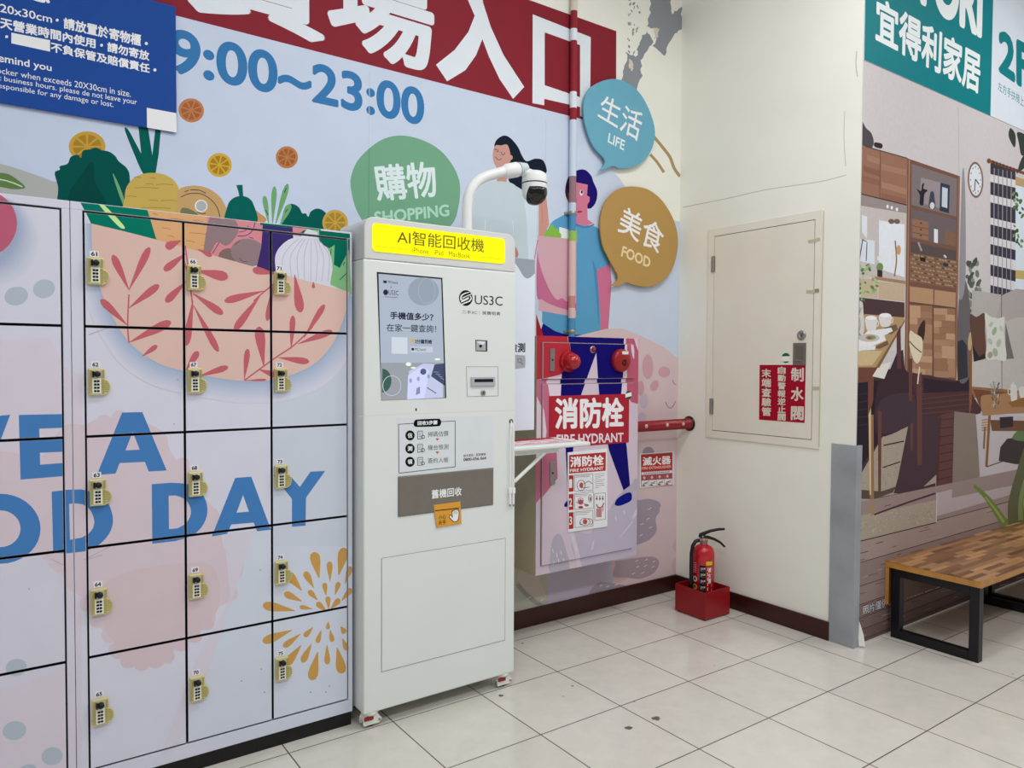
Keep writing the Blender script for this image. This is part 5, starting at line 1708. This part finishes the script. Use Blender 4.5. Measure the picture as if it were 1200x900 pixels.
# table with crockery
p.poly('6b4238', [(1001, 430), (1028.6, 429), (1022, 447), (1001, 449)])
p.poly('d5cfc9', [(1030, 428), (1044, 424), (1036, 444), (1022, 441)])
p.poly('a98b62', [(1000, 400), (1013, 368), (1059, 372), (1058.6, 377), (1029, 428.4), (1026, 430.4), (1000, 430.6)])
p.poly('bfa982', [(1000, 411), (1034, 411), (1022, 428), (1000, 429)])
p.poly('7b5d40', [(1058.6, 377), (1059, 372), (1060, 377), (1030, 431), (1026, 430.4)])
p.poly('55373a', [(1050.5, 390), (1055, 381), (1056, 432), (1051, 432)])
p.poly('6b5645', [(1036, 384), (1050, 380), (1052, 386), (1044, 392), (1034, 390)])
p.poly('6b5645', [(1024, 407), (1040, 399), (1041, 404), (1030, 409)])
for cx, cy, w_, h_ in ((1020.5, 380, 6.5, 8), (1037, 376, 6.8, 7)):
    p.blob('cfcbc8', [(cx - w_, cy - h_), (cx + w_, cy - h_), (cx + w_ * .9, cy + h_ * .6), (cx + w_ * .4, cy + h_), (cx - w_ * .5, cy + h_), (cx - w_ * .9, cy + h_ * .5)], n=3)
    p.ell('e3e2e1', cx, cy - h_ + .5, w_ * .95, 2.6)
    p.ring('cfcbc8', cx + w_, cy - 1, 2.8, 4, 1.1)
p.poly('d9d8d8', [(1003, 403), (1006, 412), (1038, 399), (1036, 393), (1046, 388), (1044, 384), (1016, 388)])
p.ell('dcdbda', 1018, 398, 15, 7)
p.ell('b7b2ac', 1018, 396, 12.5, 4.6)
p.ell('7d8a58', 1020, 395.6, 6, 2.6)
p.ell('a0453c', 1018.5, 396.2, 2.6, 1.4)
p.poly('d5d6da', [(1002, 407), (1026, 405), (1025, 410), (1003, 411)])
# chair back
p.blob('3b2a27', [(1076, 385), (1083, 375), (1084, 386), (1081.5, 400), (1076, 396)])
p.blob('cfc3a8', [(1066, 388), (1072, 391), (1080, 396.5), (1081, 408), (1079, 419), (1075, 426), (1071, 423), (1068, 415), (1065.4, 404)])
p.stroke('4a3a34', [(1065.6, 400), (1072, 407), (1079.5, 413)], 1.2)
# vase with greenery
p.blob('c6c1bb', [(1003, 355), (1010, 354), (1011.5, 366), (1012.5, 384), (1010, 393), (1002, 394), (1001, 380)])
for i in range(70):
    x, y = 1003 + rs2.random() * 26, 308 + rs2.random() * 48
    if abs(x - 1008) + abs(y - 332) * .55 < 22:
        p.ell(rs2.choice(['7d9660', '8ea873', '5f7a47', 'a3b88a', '4f6a3c']), x, y, rs2.uniform(1.5, 3), rs2.uniform(1, 2), rs2.uniform(0, 180), 9)
for k in range(6):
    p.stroke('9a8f8a', [(1003 + k * 1.4, 360), (1008 - k, 380), (1004 + k, 394)], .6)
# shady plant, clock, curtain, window
for i in range(70):
    x, y = 1126 + rs2.random() * 27, 304 + rs2.random() * 78
    if abs(x - 1139) < 4 + (y - 300) * .2:
        p.ell(rs2.choice(['68705f', '525a50', '7b8273', '474b46']), x, y, rs2.uniform(1.5, 3), rs2.uniform(2.5, 6), rs2.uniform(-40, 40), 9)
p.blob('625c5e', [(1124, 345), (1132, 330), (1138, 380), (1136, 440), (1122, 440)])
p.blob('8b8689', [(1124.5, 300), (1128, 200), (1131, 230), (1131, 330), (1124, 350)])
p.poly('343238', [(1122, 400), (1128, 398), (1133, 405), (1134, 442), (1122, 446)])
p.ell('7b5c4a', 1143.2, 210.8, 9.2, 21.3, -2)
p.ell('cdd1d6', 1143.2, 210.8, 7.4, 18.6, -2)
for i in range(12):
    t_ = math.radians(i * 30)
    p.ell('4c4a50', 1143.2 + 6 * math.sin(t_), 210.8 - 15.4 * math.cos(t_), .55, 1.2, 0, 6)
p.stroke('2d2b30', [(1143, 210), (1142, 224)], 1, smooth=False)
p.stroke('2d2b30', [(1143, 210), (1147.2, 216)], 1.2, smooth=False)
p.poly('cbd4dc', [(1188, 215), (E_, 250), (E_, 352), (1186, 345)])
p.poly('b0926b', [(1187, 206), (E_, 245), (E_, 252), (1187, 216)])
p.poly('b99f62', [(1187, 316), (E_, 330), (E_, 342), (1187, 326)])
bands = [192, 205, 214, 229, 238, 256, 264, 278, 287, 299, 311, 324, 335, 346]
for i in range(len(bands) - 1):
    y0, y1 = bands[i], bands[i + 1]
    p.poly('38343f' if i % 2 == 0 else 'ccc8ca', q4(1160.6, y0 - 1, 1190, y0 + 6, 1190, y1 + 6, 1160.6, y1 - 1))
for k, x in enumerate((1165, 1170, 1175, 1180, 1185)):
    p.stroke('7f7b82' if k % 2 else '99959c', [(x, 196 + (x - 1160) * .2), (x - .8, 345)], .9, smooth=False)
p.stroke('6e4633', [(1158, 188), (1200, 203), (E_, 246)], 3.4, smooth=False)
p.ell('6e4633', 1158.8, 188.6, 2.4, 3)
for i in range(8):
    p.ell('523225', 1164 + i * 4, 190.5 + i * 1.45, 1, 3, 0, 10)
for i in range(26):
    x, y = 1186 + rs2.random() * 14, 224 + rs2.random() * 66
    p.ell(rs2.choice(['4f6a3f', '6f8a55', '3b5230']), x, y, rs2.uniform(1, 2), rs2.uniform(1.5, 3.5), rs2.uniform(-40, 40), 8)
for q in ([(1184, 150), (1190, 158), (1189, 173), (1182, 160)], [(1192, 155), (1203, 160), (1204, 178), (1197, 182), (1194, 168)], [(1203, 180), (1197, 186), (1193, 200), (1201, 196)]):
    p.blob('363a35', q, n=4)
# sofa, cushions
p.blob('aaa39f', [(1139, 343), (1142, 340.6), (1170, 345), (1173, 348), (1173, 385), (1172, 430), (1139, 425), (1138, 380)], n=4)
p.blob('a39b97', [(1174, 346), (1230, 352), (1232, 435), (1174, 430)], n=3)
p.blob('b1aaa5', [(1177, 377), (1230, 379), (1232, 432), (1177, 428)], n=3)
p.blob('b8b2ad', [(1138.5, 428), (1143, 423), (1168, 421), (1173, 424), (1173.5, 450), (1170, 456), (1142, 454), (1138, 450)], n=4)
p.blob('b3ada8', [(1174.5, 424), (1180, 421), (1230, 424), (1232, 460), (1176, 456), (1174, 450)], n=4)
p.stroke('6b6462', [(1173.4, 346), (1173.8, 456)], .8, smooth=False)
p.poly('6d6562', [(1178, 378), (1188, 420), (1178, 421)])
p.poly('8c6342', [(1137, 454), (1140, 453), (1232, 461), (1232, 468), (1141, 466)])
p.poly('7d5638', [(1135, 390), (1139, 388), (1138.6, 470), (1135.6, 490)])
p.ell('b39b75', 1136.6, 400, 2.6, 11, 4)
p.poly('6d4530', [(1140, 456), (1200, 462), (1200, 480), (1150, 482)])
p.blob('5d4138', [(1136.5, 369), (1144, 371.5), (1153.6, 367.4), (1154, 388), (1155, 416), (1146, 422), (1141, 413), (1138, 395)], n=4)
p.poly('2e2426', [(1139, 404), (1147, 418), (1154, 414), (1155, 420), (1141, 424)])
p.blob('c8c8bf', [(1153.6, 367.5), (1160, 371), (1170, 373), (1177, 372), (1176, 390), (1179, 421), (1167, 421), (1155, 420), (1156.6, 398)], n=4)
for x, y, rx, ry, r, h in ((1165, 388, 2.4, 5, 20, '94a283'), (1160, 400, 2.5, 4, -25, 'a9b0a5'), (1170, 402, 2.6, 5, 15, 'a5ad93'), (1161, 380, 2, 3.4, 30, 'a9b0b2'), (1166, 413, 3, 5, -10, '9aa38c'), (1173, 385, 2, 4, -20, 'b2b7a7'), (1160, 416, 3, 4, 10, '9c937d')):
    p.ell(h, x, y, rx, ry, r)
# pale rug, coffee table and things on it
p.poly('7f7268', [(1118, 482), (1143, 485), (1148, 562), (1115.7, 571.5)])
p.poly('b5acaf', [(1143, 486), (1150, 484), (E_, 497), (E_, 540), (1200, 566), (1115, 583.5), (1116, 573), (1149, 563)])
p.stroke('6f6466', [(1115, 584), (1200, 566), (E_, 540)], 1, smooth=False)
p.poly('3c3431', [(1172, 524), (1180, 514), (1200, 512), (E_, 512), (E_, 545), (1190, 544), (1170, 540)])
p.blob('5f7347', [(1186, 514), (1192, 505), (1204, 503), (1206, 516), (1198, 517)], n=4)
p.poly('6a4a36', [(1160, 492), (E_, 496), (E_, 506), (1162, 505)])
p.poly('332a2e', [(1171, 489), (1187, 488), (1187, 500), (1172, 502)])
for i in range(5):
    p.stroke('a47f55', [(1150, 492.5 + i * 3), (1158, 491.5 + i * 3)], 1.6, smooth=False)
p.stroke('805936', [(1159.4, 486), (1155.6, 547)], 3, smooth=False)
p.stroke('805936', [(1154, 500), (1152.6, 526)], 2.2, smooth=False)
p.stroke('4a4042', [(1156, 547), (1176, 540)], 1.2, smooth=False)
p.blob('9d7653', [(1149, 468), (1151, 463.5), (1164, 462), (1200, 460.4), (E_, 462), (E_, 487), (1200, 484), (1155, 487), (1151, 484), (1149, 476)], n=3)
for i in range(26):
    x = 1160 + rs2.random() * 13
    y = 446 + rs2.random() * 30
    p.stroke(rs2.choice(['aaa69c', '6c685f', '8d897f', '57534c']), [(x, y), (1166.5 + (x - 1166.5) * .6, y + 4)], 1.6, smooth=False)
p.blob('c9c6c3', [(1184, 452), (1187, 450.5), (1191, 453), (1191.6, 468), (1189, 470), (1184.4, 469)], n=3)
p.ring('c9c6c3', 1182.6, 459, 2.2, 4, 1)
p.ell('c9c6c3', 1187, 449.6, 1.2, 2)
p.blob('c9c6c3', [(1194, 454), (1206, 455), (1204, 468), (1196, 467)], n=3)
p.poly('86602f', [(1181, 472), (1198, 466), (E_, 470), (E_, 474), (1186, 477)])
# plank floor along the bottom, running off with the wall
PLK = ['8f7c78', '97857f', '86736f', '8a7671', '7c6662', '73605c', '6b5754', '63504e']
def vpl(x0, y0, x1):
    return y0 + (420 - y0) * (x1 - x0) / (1823 - x0)
ys = [590, 636, 662, 690, 712, 728, 742, 754, 775]
for i in range(8):
    p.poly(PLK[min(i, 7)], [(998, ys[i]), (E_, vpl(998, ys[i], E_)), (E_, vpl(998, ys[i + 1], E_)), (998, ys[i + 1])])
for i in range(1, 8):
    p.stroke('4d3c3a', [(998, ys[i]), (E_, vpl(998, ys[i], E_))], .9, smooth=False)
for i in range(120):
    k = rs2.randrange(8)
    x = rs2.uniform(1000, 1195)
    y = vpl(998, rs2.uniform(ys[k] + 2, ys[k + 1] - 2), x)
    l = rs2.uniform(4, 16)
    p.stroke(rs2.choice(['a08f8a', '6f5b58', '5e4b48', '93807b']), [(x, y), (x + l, y - l * .27)], rs2.uniform(.5, 1.1), smooth=False)
p.poly('a99c9d', [(1097, 578), (1115.5, 573), (1115, 583.5), (1200, 566), (1200, 575), (1097, 605)])
p.poly('9d9183', [(999, 606), (1096.6, 586), (1096.6, 612), (999, 636)])
for i in range(90):
    x = rs2.uniform(1000, 1094)
    y = rs2.uniform(608, 630) - (x - 1000) * .22
    p.ell(rs2.choice(['b4a896', '8b7f72', 'aca090']), x, y, .9, .6, 0, 5)
p.poly('9c7c57', [(1019.4, 590), (1024, 590), (1024.2, 603), (1020.6, 603.6)])
p.stroke('3f2f35', [(1024, 603), (1060, 590), (1096, 578)], 2)
p.stroke('322427', [(1000, 636), (1096.5, 612.3)], 1.1, smooth=False)
p.stroke('d0c8c6', [(1097.5, 577), (1096.8, 612)], .7, smooth=False)
# agave at the lower right
def blade(m, pts, w0, w1):
    p.stroke(m, pts, w0, w1)
blade('6a7a3d', [(1180, 618), (1168, 600), (1156, 583), (1141, 569)], 11, 3.5)
blade('8d9a55', [(1176, 612), (1166, 597), (1154, 582)], 3, 1.5)
blade('5b5c40', [(1192, 620), (1190, 590), (1197, 555), (1206, 520)], 22, 9)
blade('7a8250', [(1196, 610), (1196, 585), (1203, 556)], 6, 4)
blade('55583f', [(1212, 620), (1220, 580), (1250, 540)], 16, 4)
# small print
z0 = PP.uv(1010.5, 721)[1]
u0, u1 = PP.uv(1010.5, 716)[0], PP.uv(1104, 690)[0]
p.uvtext('3c2f30', '照片僅供參考，以實際商品為主', u0 - .004, u1 + .006, z0 - .006, z0 + .058, .075)
p.uvtext('b5b3b8', '照片僅供參考，以實際商品為主', u0, u1, z0, z0 + .052, .02)
p.emit(mb, (CX0 + .0005, CX1, .0125, 4.2), 0, 0.00004)
# curled lower corner
CURL = mat('white_paper_back', '#d4d1cd', rough=.5)
mb.mesh([(1.992, -.238, .008), (2.012, -.262, .009), (2.016, -.25, .07), (2.006, -.226, .15), (1.999, -.228, .10)], [(0, 1, 2, 3, 4)], CURL)
part(mb, 'printed_sheet', post)
mb = MB()
HB_ = Plane('y', -0.2262)
s = Art(HB_)
GT = '08747a'
gx1 = HB_.uv(1161.5, 100)[0]
zb = 3.146
mb.box(CX0, CX1, -.2262, -.2237, zb, 4.25, ink('cdd3da'))
s.uvpoly(GT, [(CX0, zb), (gx1, zb), (gx1, 4.2), (CX0, 4.2)])
WT = 'dbe1e6'
s.text(WT, '宜得利家居', q4(1026.5, -6, 1150, 62, 1147.5, 111, 1025.7, 48), .03, 8)
v0 = HB_.uv(1150.5, 46.5)[1]
s.uvtext(WT, 'NITORI', HB_.uv(1027, 0)[0], HB_.uv(1150.6, 46)[0], v0, v0 + .36, .05, 8)
s.text(GT, '2F', q4(1170, 33, 1207, 53, 1207, 110, 1170, 84), .04)
s.text('2d8077', '左方手扶梯上樓', q4(1169.5, 95, 1204.5, 116.5, 1204.5, 129, 1169.5, 105.5), .0)
s.emit(mb, (CX0, CX1, zb, 4.2))
part(mb, 'store_banner', post, 'green and white store banner with lettering')

# ---------------------------------------------------------------- benches
def wood_material():
    m = bpy.data.materials.new('acacia_finger_joint')
    m.use_nodes = True
    nt = m.node_tree
    b = nt.nodes['Principled BSDF']
    tc = nt.nodes.new('ShaderNodeTexCoord')
    mp = nt.nodes.new('ShaderNodeMapping')
    br = nt.nodes.new('ShaderNodeTexBrick')
    br.offset = 0.37
    br.squash = 1.0
    nt.links.new(tc.outputs['Object'], mp.inputs['Vector'])
    nt.links.new(mp.outputs['Vector'], br.inputs['Vector'])
    br.inputs['Color1'].default_value = rgb('#5f3a22') + (1,)
    br.inputs['Color2'].default_value = rgb('#b98a5a') + (1,)
    br.inputs['Mortar'].default_value = rgb('#5c3a22') + (1,)
    br.inputs['Scale'].default_value = 1.0
    br.inputs['Mortar Size'].default_value = 0.0008
    br.inputs['Brick Width'].default_value = 0.23
    br.inputs['Row Height'].default_value = 0.031
    nz = nt.nodes.new('ShaderNodeTexNoise')
    mp2 = nt.nodes.new('ShaderNodeMapping')
    mp2.inputs['Scale'].default_value = (6, 90, 90)
    nt.links.new(tc.outputs['Object'], mp2.inputs['Vector'])
    nt.links.new(mp2.outputs['Vector'], nz.inputs['Vector'])
    nz.inputs['Detail'].default_value = 4
    mx = nt.nodes.new('ShaderNodeMix')
    mx.data_type = 'RGBA'
    mx.blend_type = 'MULTIPLY'
    mx.inputs['Factor'].default_value = 0.5
    nt.links.new(br.outputs['Color'], mx.inputs['A'])
    rp = nt.nodes.new('ShaderNodeValToRGB')
    rp.color_ramp.elements[0].position = .3
    rp.color_ramp.elements[1].position = .75
    rp.color_ramp.elements[0].color = (.45, .4, .36, 1)
    rp.color_ramp.elements[1].color = (1, 1, 1, 1)
    nt.links.new(nz.outputs['Fac'], rp.inputs['Fac'])
    nt.links.new(rp.outputs['Color'], mx.inputs['B'])
    nt.links.new(mx.outputs['Result'], b.inputs['Base Color'])
    b.inputs['Roughness'].default_value = 0.3
    return m
WOOD = wood_material()
EDGE = mat('acacia_edge', '#a8773a', rough=.4, noise=.15, scale=14)
BSTEEL = mat('black_square_tube', '#0a0810', rough=.4, noise=.05)
def bench(x0, x1, label):
    root = thing('wooden_bench', label, 'bench', ((x0 + x1) / 2, -.46, 0), 'benches under the furniture poster')
    z = .432
    mb = MB()
    mb.box(x0, x1, -.722, -.226, z - .004, z, WOOD)
    mb.box(x0, x1, -.7225, -.2255, z - .036, z - .0038, EDGE, .0008, 1)
    part(mb, 'bench_top', root)
    mb = MB()
    mb.box(x0 + .002, x1 - .002, -.248, -.227, .185, z - .037, EDGE)
    mb.face([(x0 + .002, -.2483, .185), (x1 - .002, -.2483, .185), (x1 - .002, -.2483, z - .037), (x0 + .002, -.2483, z - .037)], WOOD)
    part(mb, 'back_apron', root)
    b = .048
    for x in (x0 + .022, x1 - .022 - b):
        mb = MB()
        zt = z - .0365
        mb.box(x, x + b, -.706, -.706 + b, 0, zt, BSTEEL, .002, 1)
        mb.box(x, x + b, -.252 - b, -.252, 0, zt, BSTEEL, .002, 1)
        mb.box(x, x + b, -.706 + b, -.252 - b, 0, b, BSTEEL, .002, 1)
        mb.box(x, x + b, -.706 + b, -.252 - b, zt - b, zt, BSTEEL, .002, 1)
        part(mb, 'leg_frame', root)
bench(2.272, 3.44, 'wooden bench with black steel loop legs nearest the grey corner guard')
bench(3.446, 4.6, 'second wooden bench beyond, butted to the first and cut by the right edge')
